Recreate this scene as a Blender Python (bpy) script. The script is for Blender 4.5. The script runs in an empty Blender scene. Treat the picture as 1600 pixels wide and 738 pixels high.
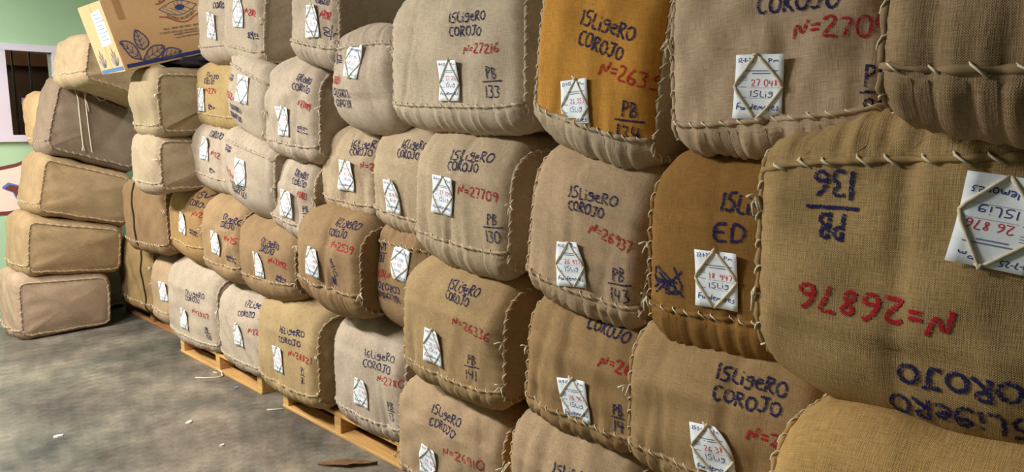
import bpy, math, random
import numpy as np
from mathutils import Vector
from mathutils.bvhtree import BVHTree

scene = bpy.context.scene
COL = scene.collection

# ---------------------------------------------------------------- camera
cam_data = bpy.data.cameras.new('camera')
cam_data.sensor_width = 36.0
cam_data.lens = 36.0 * 1150 / 1600
cam_data.clip_start = 0.05
cam = bpy.data.objects.new('camera', cam_data)
COL.objects.link(cam)
cam.location = (0, 0, 1.6)
cam.rotation_euler = (math.radians(90 - 8.6), 0, math.radians(-45.5))
scene.camera = cam

# ---------------------------------------------------------------- world, lamps, exposure
world = bpy.data.worlds.new('world'); scene.world = world
world.use_nodes = True
bg = world.node_tree.nodes['Background']
bg.inputs['Color'].default_value = (0.9, 0.95, 1.0, 1)
bg.inputs['Strength'].default_value = 0.02

def area_lamp(name, loc, sx, sy, watts, color, target=None):
    l = bpy.data.lights.new(name, 'AREA'); l.shape = 'RECTANGLE'
    l.size = sx; l.size_y = sy; l.energy = watts; l.color = color
    o = bpy.data.objects.new(name, l); COL.objects.link(o); o.location = loc
    if target:
        o.rotation_euler = (Vector(target) - Vector(loc)).to_track_quat('-Z', 'Y').to_euler()
    return o
# fluorescent ceiling fittings over the aisle and one behind the stacks
area_lamp('aisle_lamp_far', (-0.6, 5.7, 3.1), 0.3, 1.3, 150, (1.0, 0.97, 0.92))
area_lamp('aisle_lamp', (-0.8, 3.5, 3.2), 0.3, 1.3, 135, (1.0, 0.97, 0.92))
area_lamp('back_lamp', (3.3, 3.6, 3.25), 0.35, 1.2, 45, (0.95, 1.0, 0.95))

vs = scene.view_settings
vs.view_transform = 'Standard'; vs.look = 'None'; vs.gamma = 1.0
vs.use_curve_mapping = False
vs.exposure = 0.62

# ---------------------------------------------------------------- helpers
def lin(r, g, b):
    f = lambda c: ((c / 255 + 0.055) / 1.055) ** 2.4 if c > 10 else c / 255 / 12.92
    return (f(r), f(g), f(b), 1.0)

def new_mat(name):
    m = bpy.data.materials.new(name); m.use_nodes = True
    nt = m.node_tree
    return m, nt, nt.nodes['Principled BSDF']

def nd(nt, kind, **props):
    n = nt.nodes.new(kind)
    for k, v in props.items(): setattr(n, k, v)
    return n

def plain(name, col, rough=0.8, spec=0.3, noise=0.0, nscale=20.0, bump=0.0):
    m, nt, b = new_mat(name)
    b.inputs['Roughness'].default_value = rough
    b.inputs['Specular IOR Level'].default_value = spec
    if noise or bump:
        tc = nd(nt, 'ShaderNodeTexCoord'); n = nd(nt, 'ShaderNodeTexNoise')
        n.inputs['Scale'].default_value = nscale; n.inputs['Detail'].default_value = 5
        nt.links.new(tc.outputs['Object'], n.inputs['Vector'])
        r = nd(nt, 'ShaderNodeMapRange')
        r.inputs['From Min'].default_value = 0.3; r.inputs['From Max'].default_value = 0.7
        r.inputs['To Min'].default_value = 1 - noise; r.inputs['To Max'].default_value = 1 + noise * 0.6
        nt.links.new(n.outputs['Fac'], r.inputs['Value'])
        mx = nd(nt, 'ShaderNodeVectorMath', operation='SCALE')
        mx.inputs[0].default_value = col[:3]
        nt.links.new(r.outputs['Result'], mx.inputs['Scale'])
        nt.links.new(mx.outputs['Vector'], b.inputs['Base Color'])
        if bump:
            bp = nd(nt, 'ShaderNodeBump'); bp.inputs['Strength'].default_value = bump
            bp.inputs['Distance'].default_value = 0.004
            nt.links.new(n.outputs['Fac'], bp.inputs['Height'])
            nt.links.new(bp.outputs['Normal'], b.inputs['Normal'])
    else:
        b.inputs['Base Color'].default_value = col
    return m

def burlap_material():
    m, nt, b = new_mat('burlap')
    L = nt.links.new
    uv = nd(nt, 'ShaderNodeUVMap'); oi = nd(nt, 'ShaderNodeObjectInfo')
    def streak(su, sv):
        mp = nd(nt, 'ShaderNodeMapping'); mp.inputs['Scale'].default_value = (su, sv, 1)
        L(uv.outputs['UV'], mp.inputs['Vector'])
        n = nd(nt, 'ShaderNodeTexNoise'); n.inputs['Scale'].default_value = 1.0
        n.inputs['Detail'].default_value = 2.0; n.inputs['Roughness'].default_value = 0.6
        L(mp.outputs['Vector'], n.inputs['Vector']); return n.outputs['Fac']
    def mth(op, a, c=None, k=None):
        n = nd(nt, 'ShaderNodeMath', operation=op)
        if isinstance(a, (int, float)): n.inputs[0].default_value = a
        else: L(a, n.inputs[0])
        if c is not None:
            if isinstance(c, (int, float)): n.inputs[1].default_value = c
            else: L(c, n.inputs[1])
        return n.outputs[0]
    warp, weft = streak(520, 30), streak(30, 520)
    sep = nd(nt, 'ShaderNodeSeparateXYZ'); L(uv.outputs['UV'], sep.inputs[0])
    w = 2 * math.pi / 0.0036
    su = mth('SINE', mth('MULTIPLY', sep.outputs['X'], w)); sv = mth('SINE', mth('MULTIPLY', sep.outputs['Y'], w))
    weave = mth('MULTIPLY', mth('MULTIPLY', su, sv), 0.5)
    threads = mth('ADD', warp, weft)                      # about 1.0
    height = mth('ADD', threads, mth('MULTIPLY', weave, 0.35))
    # colour: object colour x thread streaks x soft blotches
    bl = nd(nt, 'ShaderNodeTexNoise'); bl.inputs['Scale'].default_value = 7.0; bl.inputs['Detail'].default_value = 4
    L(uv.outputs['UV'], bl.inputs['Vector'])
    blr = nd(nt, 'ShaderNodeMapRange'); blr.inputs['From Min'].default_value = 0.3; blr.inputs['From Max'].default_value = 0.7
    blr.inputs['To Min'].default_value = 0.88; blr.inputs['To Max'].default_value = 1.08
    L(bl.outputs['Fac'], blr.inputs['Value'])
    tr = nd(nt, 'ShaderNodeMapRange'); tr.inputs['From Min'].default_value = 0.6; tr.inputs['From Max'].default_value = 1.4
    tr.inputs['To Min'].default_value = 0.62; tr.inputs['To Max'].default_value = 1.3
    L(height, tr.inputs['Value'])
    k = mth('MULTIPLY', tr.outputs['Result'], blr.outputs['Result'])
    sc = nd(nt, 'ShaderNodeVectorMath', operation='SCALE')
    L(oi.outputs['Color'], sc.inputs[0]); L(k, sc.inputs['Scale'])
    L(sc.outputs['Vector'], b.inputs['Base Color'])
    bp = nd(nt, 'ShaderNodeBump'); bp.inputs['Strength'].default_value = 0.55; bp.inputs['Distance'].default_value = 0.0025
    L(height, bp.inputs['Height']); L(bp.outputs['Normal'], b.inputs['Normal'])
    b.inputs['Roughness'].default_value = 0.95; b.inputs['Specular IOR Level'].default_value = 0.1
    return m

def ink_material(name, col, cover=0.62):
    # marker ink that the weave takes unevenly
    m, nt, b = new_mat(name); L = nt.links.new
    b.inputs['Base Color'].default_value = col; b.inputs['Roughness'].default_value = 0.8
    b.inputs['Specular IOR Level'].default_value = 0.1
    tc = nd(nt, 'ShaderNodeTexCoord'); n = nd(nt, 'ShaderNodeTexNoise')
    n.inputs['Scale'].default_value = 260; n.inputs['Detail'].default_value = 1
    L(tc.outputs['Object'], n.inputs['Vector'])
    uv = nd(nt, 'ShaderNodeUVMap'); sp = nd(nt, 'ShaderNodeSeparateXYZ'); L(uv.outputs['UV'], sp.inputs[0])
    ab = nd(nt, 'ShaderNodeMath', operation='ABSOLUTE'); L(sp.outputs['Y'], ab.inputs[0])
    ed = nd(nt, 'ShaderNodeMapRange'); ed.inputs['From Min'].default_value = 0.5; ed.inputs['From Max'].default_value = 1.0
    ed.inputs['To Min'].default_value = cover; ed.inputs['To Max'].default_value = 0.25
    L(ab.outputs[0], ed.inputs['Value'])
    lt = nd(nt, 'ShaderNodeMapRange'); lt.inputs['From Min'].default_value = -0.12; lt.inputs['From Max'].default_value = 0.12
    df = nd(nt, 'ShaderNodeMath', operation='SUBTRACT'); L(ed.outputs['Result'], df.inputs[0]); L(n.outputs['Fac'], df.inputs[1])
    L(df.outputs[0], lt.inputs['Value']); L(lt.outputs['Result'], b.inputs['Alpha'])
    return m

M_BURLAP = burlap_material()
M_BLUE = ink_material('marker_ink_blue', lin(34, 37, 80))
M_RED = ink_material('marker_ink_red', lin(170, 34, 46))
M_CORD = plain('cotton_cord', lin(218, 206, 182), 0.9, 0.1, 0.12, 120)
M_PAPER = plain('tag_paper', lin(232, 238, 246), 0.6, 0.2)
M_PENB = plain('pen_blue', lin(40, 62, 140), 0.6, 0.2)
M_PENR = plain('pen_red', lin(205, 40, 70), 0.6, 0.2)
M_PRINT = plain('print_grey', lin(110, 125, 150), 0.6, 0.2)
M_STRAP = plain('dark_strap', lin(52, 40, 30), 0.7, 0.2)

def tag_props(o, label=None, cat=None, group=None, kind=None):
    if label: o['label'] = label
    if cat: o['category'] = cat
    if group: o['group'] = group
    if kind: o['kind'] = kind
    return o

def mesh_obj(name, verts, faces, mats, parent=None, smooth=True, uv=None, mat_idx=None, color=None):
    me = bpy.data.meshes.new(name)
    me.from_pydata([tuple(v) for v in verts], [], [tuple(f) for f in faces])
    if not isinstance(mats, (list, tuple)): mats = [mats]
    for m in mats: me.materials.append(m)
    if smooth: me.polygons.foreach_set('use_smooth', [True] * len(me.polygons))
    if mat_idx is not None: me.polygons.foreach_set('material_index', list(mat_idx))
    if uv is not None:
        lay = me.uv_layers.new(name='UVMap')
        vi = np.empty(len(me.loops), dtype=np.int32); me.loops.foreach_get('vertex_index', vi)
        lay.data.foreach_set('uv', np.asarray(uv, dtype=np.float32)[vi].ravel())
    me.update()
    o = bpy.data.objects.new(name, me); COL.objects.link(o)
    if parent: o.parent = parent
    if color is not None: o.color = color
    return o

def empty(name, loc, rz=0.0):
    o = bpy.data.objects.new(name, None); COL.objects.link(o)
    o.empty_display_size = 0.1; o.location = loc; o.rotation_euler = (0, 0, rz)
    return o

class Geo:
    """collects boxes, tubes and sheets that make up ONE mesh"""
    def __init__(s): s.v = []; s.f = []; s.m = []; s.uv = []
    def add(s, verts, faces, mi=0, uv=None):
        o = len(s.v); s.v += [tuple(p) for p in verts]
        s.f += [tuple(i + o for i in f) for f in faces]; s.m += [mi] * len(faces)
        s.uv += list(uv) if uv is not None else [(0, 0)] * len(verts)
    def box(s, a, b, mi=0):
        x0, y0, z0 = a; x1, y1, z1 = b
        s.add([(x0,y0,z0),(x1,y0,z0),(x1,y1,z0),(x0,y1,z0),(x0,y0,z1),(x1,y0,z1),(x1,y1,z1),(x0,y1,z1)],
              [(0,3,2,1),(4,5,6,7),(0,1,5,4),(1,2,6,5),(2,3,7,6),(3,0,4,7)], mi)
    def tube(s, pts, r, sides=6, mi=0, closed=False, radii=None):
        P = np.asarray(pts, float); n = len(P)
        if closed: T = np.roll(P, -1, 0) - np.roll(P, 1, 0)
        else: T = np.gradient(P, axis=0)
        T /= np.linalg.norm(T, axis=1)[:, None] + 1e-12
        ref = np.array([0.31, 0.52, 0.79]); u = np.cross(T[0], ref); u /= np.linalg.norm(u)
        vs_ = []
        for i in range(n):
            u = u - T[i] * (u @ T[i]); u /= np.linalg.norm(u) + 1e-12
            w = np.cross(T[i], u); rr = r if radii is None else radii[i]
            for k in range(sides):
                a = 2 * math.pi * k / sides
                vs_.append(P[i] + rr * (math.cos(a) * u + math.sin(a) * w))
        fs = []
        for i in range(n if closed else n - 1):
            j = (i + 1) % n
            for k in range(sides):
                k2 = (k + 1) % sides
                fs.append((i*sides+k, i*sides+k2, j*sides+k2, j*sides+k))
        if not closed:
            fs.append(tuple(range(sides))[::-1]); fs.append(tuple((n-1)*sides + k for k in range(sides)))
        s.add(vs_, fs, mi)
    def build(s, name, mats, parent=None, smooth=True, uv=False, color=None):
        return mesh_obj(name, s.v, s.f, mats, parent, smooth, s.uv if uv else None, s.m, color)

# ---------------------------------------------------------------- hand lettering (stroke alphabet)
def ell(cx, cy, rx, ry, a0=0, a1=360, n=14):
    return [(cx + rx * math.cos(math.radians(a0 + (a1-a0)*i/n)), cy + ry * math.sin(math.radians(a0 + (a1-a0)*i/n))) for i in range(n+1)]
GL = {
 '0': (.62, [ell(.3,.5,.24,.5,100,460)]), '1': (.3, [[(.14,1),(.16,.5),(.14,0)]]),
 '2': (.62, [[(.05,.8),(.2,.98),(.42,.95),(.48,.72),(.3,.4),(.04,.02),(.3,.06),(.56,.02)]]),
 '3': (.58, [[(.05,.94),(.35,1),(.46,.8),(.2,.55),(.46,.42),(.46,.12),(.25,0),(.04,.08)]]),
 '4': (.6, [[(.12,1),(.06,.45),(.52,.5)], [(.42,.95),(.38,0)]]),
 '5': (.6, [[(.52,1),(.14,.98),(.1,.58),(.32,.62),(.5,.42),(.44,.1),(.22,0),(.04,.1)]]),
 '6': (.58, [[(.42,1),(.18,.75),(.06,.35),(.12,.06),(.34,0),(.5,.2),(.4,.44),(.12,.36)]]),
 '7': (.58, [[(.04,.97),(.52,1),(.32,.5),(.22,0)]]),
 '8': (.58, [[(.44,.86),(.26,1),(.1,.8),(.42,.32),(.3,.02),(.08,.18),(.4,.7),(.44,.86)]]),
 '9': (.58, [[(.48,.72),(.24,.52),(.08,.74),(.26,1),(.48,.9),(.48,.5),(.36,0)]]),
 'L': (.52, [[(.14,1),(.08,.02),(.46,.06)]]), 'i': (.26, [[(.12,.6),(.12,.02)], [(.11,.84),(.15,.9)]]),
 'g': (.58, [[(.5,.74),(.22,.82),(.08,.6),(.26,.44),(.48,.6),(.5,.74),(.46,.14),(.24,-.04),(.05,.06)]]),
 'e': (.52, [[(.08,.4),(.44,.46),(.38,.7),(.16,.68),(.05,.36),(.2,.04),(.46,.12)]]),
 'R': (.62, [[(.1,0),(.12,1)], [(.06,.96),(.42,.98),(.5,.74),(.12,.48),(.56,.02)]]),
 'O': (.68, [ell(.32,.45,.27,.43,100,460)]), 'C': (.6, [ell(.34,.47,.28,.46,50,310)]),
 'J': (.64, [[(.1,.97),(.6,1)], [(.42,.98),(.4,.2),(.24,.02),(.05,.16)]]),
 'N': (.68, [[(.04,0),(.16,.95),(.4,.1),(.6,1)]]), '=': (.5, [[(.06,.62),(.4,.64)], [(.06,.36),(.4,.38)]]),
 'P': (.56, [[(.1,0),(.12,1)], [(.04,.95),(.44,.92),(.44,.56),(.1,.48)]]),
 'B': (.6, [[(.1,0),(.12,1)], [(.04,.98),(.42,.9),(.38,.58),(.12,.52),(.48,.4),(.46,.08),(.06,.02)]]),
 'V': (.6, [[(.04,1),(.26,0),(.54,1)]]), 's': (.45, [[(.38,.64),(.1,.6),(.32,.3),(.3,.04),(.04,.04)]]),
 'o': (.48, [ell(.22,.32,.18,.32,100,460)]), 'E': (.55, [[(.48,.98),(.1,.96),(.08,.02),(.48,.04)], [(.08,.52),(.4,.54)]]),
 'D': (.62, [[(.1,0),(.12,1),(.4,.9),(.54,.5),(.38,.06),(.06,.0)]]), 'l': (.25, [[(.12,1),(.12,0)]]),
 'v': (.45, [[(.04,.65),(.2,0),(.4,.65)]]), 'F': (.52, [[(.48,1),(.12,.96),(.08,0)], [(.1,.5),(.4,.54)]]),
 'u': (.46, [[(.06,.6),(.08,.08),(.28,.04),(.38,.6),(.4,.02)]]), 'n': (.46, [[(.06,0),(.08,.6),(.3,.58),(.38,0)]]),
 'd': (.48, [[(.4,1),(.38,.05),(.12,.06),(.08,.45),(.38,.45)]]), 'm': (.66, [[(.05,0),(.08,.58),(.26,.5),(.28,.05),(.34,.55),(.5,.5),(.56,0)]]),
 'r': (.38, [[(.06,.6),(.08,0)], [(.08,.4),(.34,.6)]]), 'X': (.55, [[(.05,1),(.5,0)], [(.5,1),(.05,0)]]),
 '-': (.4, [[(.05,.45),(.32,.47)]]), '.': (.2, [[(.08,.0),(.1,.06)]]), ' ': (.35, []),
}
def resample(pl, step):
    P = np.asarray(pl, float)
    if len(P) > 2:                                          # round the corners of the pen path
        Q = [P[0]]
        for a, b in zip(P[:-1], P[1:]): Q += [a * .75 + b * .25, a * .25 + b * .75]
        Q.append(P[-1]); P = np.array(Q)
    d = np.r_[0, np.cumsum(np.linalg.norm(np.diff(P, axis=0), axis=1))]
    n = max(2, int(d[-1] / step) + 1); t = np.linspace(0, d[-1], n)
    return np.c_[np.interp(t, d, P[:, 0]), np.interp(t, d, P[:, 1])]

def write(text, p0, p1, h, rng, jit=0.05):
    """strokes of a line of text in face coordinates, baseline from p0 to p1, cap height h"""
    p0 = np.array(p0); p1 = np.array(p1); e = p1 - p0; Ln = np.linalg.norm(e); e = e / Ln; up = np.array([-e[1], e[0]])
    tot = sum(GL[c][0] for c in text); out = []; x = 0.0
    for c in text:
        w, pls = GL[c]; dy = rng.uniform(-jit, jit); sc = rng.uniform(.92, 1.08)
        for pl in pls:
            out.append(np.array([p0 + e * ((x + q[0]) / tot * Ln) + up * h * (q[1] * sc + dy) for q in pl]))
        x += w
    return out

# ---------------------------------------------------------------- the room
def quad_obj(name, pts, mat, kind='structure'):
    return tag_props(mesh_obj(name, pts, [tuple(range(len(pts)))], mat, smooth=False), kind=kind)

def floor_material():
    m, nt, b = new_mat('concrete_floor'); L = nt.links.new
    tc = nd(nt, 'ShaderNodeTexCoord')
    def noise(scale, detail, rough=.55, dist=0.0):
        n = nd(nt, 'ShaderNodeTexNoise'); n.inputs['Scale'].default_value = scale; n.inputs['Detail'].default_value = detail
        n.inputs['Roughness'].default_value = rough; n.inputs['Distortion'].default_value = dist
        L(tc.outputs['Object'], n.inputs['Vector']); return n
    a = noise(1.6, 12, .72); c = noise(13, 10, .75); f = noise(90, 4, .6); hu = noise(.9, 6, .6)
    r = nd(nt, 'ShaderNodeValToRGB'); e = r.color_ramp.elements
    e[0].position = .34; e[0].color = lin(70, 69, 68); e[1].position = .68; e[1].color = lin(158, 146, 132)
    x = r.color_ramp.elements.new(.5); x.color = lin(112, 106, 98)
    L(a.outputs['Fac'], r.inputs['Fac'])
    r2 = nd(nt, 'ShaderNodeMapRange'); r2.inputs['From Min'].default_value = .3; r2.inputs['From Max'].default_value = .7
    r2.inputs['To Min'].default_value = .62; r2.inputs['To Max'].default_value = 1.22
    L(c.outputs['Fac'], r2.inputs['Value'])
    r3 = nd(nt, 'ShaderNodeMapRange'); r3.inputs['From Min'].default_value = .3; r3.inputs['From Max'].default_value = .7
    r3.inputs['To Min'].default_value = .85; r3.inputs['To Max'].default_value = 1.12
    L(f.outputs['Fac'], r3.inputs['Value'])
    k = nd(nt, 'ShaderNodeMath', operation='MULTIPLY'); L(r2.outputs['Result'], k.inputs[0]); L(r3.outputs['Result'], k.inputs[1])
    s = nd(nt, 'ShaderNodeVectorMath', operation='SCALE'); L(r.outputs['Color'], s.inputs[0]); L(k.outputs[0], s.inputs['Scale'])
    hm = nd(nt, 'ShaderNodeMix', data_type='RGBA', blend_type='MULTIPLY'); hm.inputs['Factor'].default_value = 1.0
    hr = nd(nt, 'ShaderNodeValToRGB'); he = hr.color_ramp.elements
    he[0].position = .38; he[0].color = (.82, .9, .84, 1); he[1].position = .62; he[1].color = (1.06, 1.0, .94, 1)
    L(hu.outputs['Fac'], hr.inputs['Fac']); L(s.outputs['Vector'], hm.inputs['A']); L(hr.outputs['Color'], hm.inputs['B'])
    L(hm.outputs['Result'], b.inputs['Base Color'])
    rr = nd(nt, 'ShaderNodeMapRange'); rr.inputs['To Min'].default_value = .3; rr.inputs['To Max'].default_value = .62
    L(c.outputs['Fac'], rr.inputs['Value']); L(rr.outputs['Result'], b.inputs['Roughness'])
    b.inputs['Specular IOR Level'].default_value = 0.4
    bp = nd(nt, 'ShaderNodeBump'); bp.inputs['Strength'].default_value = .15; bp.inputs['Distance'].default_value = .004
    L(c.outputs['Fac'], bp.inputs['Height']); L(bp.outputs['Normal'], b.inputs['Normal'])
    return m

WALL_Y, CEIL = 7.3, 3.3
X0, X1, Y0 = -4.5, 4.3, -4.0
M_GREEN = plain('green_wall_paint', lin(172, 203, 168), .7, .3, .05, 3, .08)
M_PALE = plain('pale_green_paint', lin(206, 226, 204), .75, .2, .04, 3)
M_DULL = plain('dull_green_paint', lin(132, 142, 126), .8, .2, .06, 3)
M_CREAM = plain('cream_trim_paint', lin(228, 214, 204), .6, .3)
M_CEIL = plain('white_ceiling', lin(190, 190, 182), .85, .2)
M_FRAME = plain('lilac_white_frame', lin(214, 205, 222), .5, .4)
quad_obj('floor', [(X0, Y0, 0), (X1, Y0, 0), (X1, WALL_Y, 0), (X0, WALL_Y, 0)], floor_material())
quad_obj('ceiling', [(X0, Y0, CEIL), (X0, WALL_Y, CEIL), (X1, WALL_Y, CEIL), (X1, Y0, CEIL)], M_CEIL)
quad_obj('wall_left', [(X0, Y0, 0), (X0, WALL_Y, 0), (X0, WALL_Y, CEIL), (X0, Y0, CEIL)], M_DULL)
quad_obj('wall_right', [(X1, Y0, 0), (X1, Y0, CEIL), (X1, WALL_Y, CEIL), (X1, WALL_Y, 0)], M_PALE)
quad_obj('wall_front', [(X0, Y0, 0), (X0, Y0, CEIL), (X1, Y0, CEIL), (X1, Y0, 0)], M_DULL)
# back wall with the window hole (x 0.55-1.86, z 1.51-2.21)
WX0, WX1, WZ0, WZ1 = 0.60, 1.83, 1.515, 2.205
g = Geo()
for a, b_ in (((X0, WALL_Y, 0), (WX0, WALL_Y + .12, CEIL)), ((WX1, WALL_Y, 0), (X1, WALL_Y + .12, CEIL)),
              ((WX0, WALL_Y, 0), (WX1, WALL_Y + .12, WZ0)), ((WX0, WALL_Y, WZ1), (WX1, WALL_Y + .12, CEIL))):
    g.box(a, b_)
tag_props(g.build('wall_back', M_GREEN, smooth=False), kind='structure')
g = Geo(); g.box((X0, WALL_Y - .03, 2.83), (X1, WALL_Y - .001, 2.93))
tag_props(g.build('trim_1', M_CREAM, smooth=False), kind='structure')

# window: frame, mullion, two panes, bars, dim room behind
win = empty('window_1', (1.2, WALL_Y, WZ0)); tag_props(win, kind='structure')
win['label'] = 'lilac white framed window with dark bars in the green wall'
M_GLASS, nt_, b_ = new_mat('window_glass')
b_.inputs['Base Color'].default_value = (1, 1, 1, 1); b_.inputs['Roughness'].default_value = .03
b_.inputs['Transmission Weight'].default_value = 1.0; b_.inputs['IOR'].default_value = 1.15
ox, oy, oz = win.location
def wpart(name, boxes, mat):
    g = Geo()
    for a, c in boxes: g.box((a[0]-ox, a[1]-oy, a[2]-oz), (c[0]-ox, c[1]-oy, c[2]-oz))
    return g.build(name, mat, win, smooth=False)
fw = .055
wpart('window_frame', [((WX0-fw, WALL_Y-.035, WZ1), (WX1+fw, WALL_Y+.05, WZ1+fw)), ((WX0-fw, WALL_Y-.035, WZ0-fw), (WX1+fw, WALL_Y+.05, WZ0)),
      ((WX0-fw, WALL_Y-.035, WZ0), (WX0, WALL_Y+.05, WZ1)), ((WX1, WALL_Y-.035, WZ0), (WX1+fw, WALL_Y+.05, WZ1))], M_FRAME)
wpart('mullion', [((1.385, WALL_Y-.03, WZ0), (1.495, WALL_Y+.05, WZ1))], M_FRAME)
for a, c in ((WX0, 1.385), (1.495, WX1)):
    wpart('pane', [((a, WALL_Y+.02, WZ0), (c, WALL_Y+.026, WZ1))], M_GLASS)
M_IRON = plain('black_iron', lin(22, 20, 22), .6, .3)
for i in range(9):
    bx = .68 + i * .125
    if abs(bx - 1.44) > .07: wpart('window_bar', [((bx, WALL_Y+.075, WZ0), (bx+.014, WALL_Y+.089, WZ1))], M_IRON)
# the dim room beyond the glass
M_DIM = plain('dim_brown_plaster', lin(92, 72, 58), .9, .1, .25, 4)
M_WOOD_D = plain('dim_wood', lin(128, 92, 62), .7, .2, .25, 6)
g = Geo()
yb0, yb1 = WALL_Y + .12, WALL_Y + 1.5
g.box((WX0-.4, yb1, 1.0), (WX1+.4, yb1+.05, 2.6)); g.box((WX0-.45, yb0, 1.0), (WX0-.4, yb1, 2.6)); g.box((WX1+.4, yb0, 1.0), (WX1+.45, yb1, 2.6))
g.box((WX0-.4, yb0, 2.55), (WX1+.4, yb1, 2.6)); g.box((WX0-.4, yb0, 1.0), (WX1+.4, yb1, 1.05))
tag_props(g.build('wall_inner', M_DIM, smooth=False), kind='structure')
g = Geo(); g.box((WX0-.35, yb1-.12, 2.18), (WX1+.35, yb1-.04, 2.42))
tag_props(g.build('trim_2', M_WOOD_D, smooth=False), kind='structure')
for (px, pz, w, h, rot, lab) in ((1.645, 1.79, .11, .055, -8, 'small white paper stuck inside the barred window, upper one'), (1.665, 1.585, .11, .085, 6, 'small white paper with round stamp inside the barred window, lower one')):
    g = Geo(); c, s_ = math.cos(math.radians(rot)), math.sin(math.radians(rot))
    q = [(-w/2, -h/2), (w/2, -h/2), (w/2, h/2), (-w/2, h/2)]
    vv = [(x*c - z*s_, y, x*s_ + z*c) for y in (0, .002) for x, z in q]
    g.add(vv, [(0,1,2,3), (7,6,5,4), (0,4,5,1), (1,5,6,2), (2,6,7,3), (3,7,4,0)])
    o = g.build('paper_notice', plain('notice_paper', lin(190, 186, 190), .8), smooth=False); o.location = (px, WALL_Y + .03, pz)
    if 'lower' in lab:
        g = Geo(); g.tube([(.03*math.cos(t*.45), -.0015, .03*math.sin(t*.45)) for t in range(14)], .002, 4, closed=True)
        g.build('stamp', M_PRINT, o)
    tag_props(o, lab, 'paper', 'papers in the window')

il = bpy.data.lights.new('inner_fill', 'POINT'); il.energy = 14; il.shadow_soft_size = .1; il.color = (1, .9, .8)  # unseen fill light, added to brighten the room behind the glass
io = bpy.data.objects.new('inner_fill', il); COL.objects.link(io); io.location = (.9, WALL_Y + .9, 2.4)
# painted cartouche on the wall at the left edge
sg = empty('wall_sign', (1.1, WALL_Y, 1.05)); tag_props(sg, 'pink and brown painted sign on the green wall beside the bale stack', 'sign')
def wall_poly(name, pts, y, mat, parent=sg):
    n = len(pts); v = [(x - 1.1, -y, z - 1.05) for x, z in pts] + [(x - 1.1, 0, z - 1.05) for x, z in pts]
    f = [tuple(range(n)), tuple(range(2*n-1, n-1, -1))] + [(i, i+n, (i+1) % n + n, (i+1) % n) for i in range(n)]
    return mesh_obj(name, v, f, mat, parent, smooth=False)
M_PINK = plain('sign_pink', lin(236, 212, 200), .7); M_BROWN = plain('sign_brown', lin(116, 60, 52), .7); M_SBLUE = plain('sign_blue', lin(92, 120, 190), .7)
def sign_outline(d):
    top = [(.55 - d, 1.16 + d), (.9, 1.19 + d), (1.15, 1.205 + d), (1.38, 1.225 + d), (1.5, 1.25 + d), (1.62, 1.30 + d), (1.75 + d, 1.42 + d)]
    bot = [(1.84 + d, 1.3), (1.82 + d, 1.05 - d), (1.7, .93 - d), (1.42, .885 - d), (1.0, .88 - d), (.55 - d, .9 - d)]
    return (top + bot)[::-1]
wall_poly('border', sign_outline(.03), .006, M_BROWN); wall_poly('panel', sign_outline(0), .010, M_PINK)
S2 = [(1.385, 1.09), (1.43, 1.125), (1.51, 1.095), (1.6, 1.085), (1.6, 1.035), (1.53, .99), (1.475, .985), (1.455, 1.04), (1.385, 1.075)]
wall_poly('emblem_edge', S2[::-1], .013, M_SBLUE)
cx_ = sum(p[0] for p in S2)/len(S2); cz_ = sum(p[1] for p in S2)/len(S2)
wall_poly('emblem', [((x-cx_)*.8+cx_, (z-cz_)*.72+cz_) for x, z in S2][::-1], .016, M_BROWN)
fl_ = [[(0,0),(.012,.06)],[(.010,.055),(.05,.06)],[(.006,.03),(.036,.033)],[(.06,.01),(.066,.055)],[(.069,.075),(.071,.08)]]
g = Geo()
for pl in fl_:
    g.tube([(1.555 + x*.9 - z*.35 - 1.1, -.013, 1.175 + z*.75 + x*.5 - 1.05) for x, z in pl], .007, 5)
g.build('sign_lettering', plain('sign_ink', lin(70, 84, 140), .7), sg)

# two thin cables on the pale wall behind the stacks
for i, yy in enumerate((5.02, 4.62)):
    g = Geo(); g.tube([(X1 - .012, yy - .02*k + .012*math.sin(k*1.3), CEIL - .12*k) for k in range(9)], .008, 6)
    tag_props(g.build('wall_cable', plain('cable_green', lin(70, 90, 66), .6)), ['dark cable running down the pale wall behind the stacks, left one', 'dark cable running down the pale wall behind the stacks, right one'][i], 'cable', 'cables on the far wall')

# ---------------------------------------------------------------- pallets
def wood_material():
    m, nt, b = new_mat('pallet_wood'); L = nt.links.new
    tc = nd(nt, 'ShaderNodeTexCoord'); mp = nd(nt, 'ShaderNodeMapping'); mp.inputs['Scale'].default_value = (40, 3, 40)
    L(tc.outputs['Object'], mp.inputs['Vector'])
    n = nd(nt, 'ShaderNodeTexNoise'); n.inputs['Scale'].default_value = 1.0; n.inputs['Detail'].default_value = 4; n.inputs['Distortion'].default_value = .4
    L(mp.outputs['Vector'], n.inputs['Vector'])
    oi = nd(nt, 'ShaderNodeObjectInfo')
    r = nd(nt, 'ShaderNodeMapRange'); r.inputs['From Min'].default_value = .3; r.inputs['From Max'].default_value = .7
    r.inputs['To Min'].default_value = .72; r.inputs['To Max'].default_value = 1.15
    L(n.outputs['Fac'], r.inputs['Value'])
    s = nd(nt, 'ShaderNodeVectorMath', operation='SCALE'); L(oi.outputs['Color'], s.inputs[0]); L(r.outputs['Result'], s.inputs['Scale'])
    L(s.outputs['Vector'], b.inputs['Base Color']); b.inputs['Roughness'].default_value = .75; b.inputs['Specular IOR Level'].default_value = .2
    return m
M_WOOD = wood_material()
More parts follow.
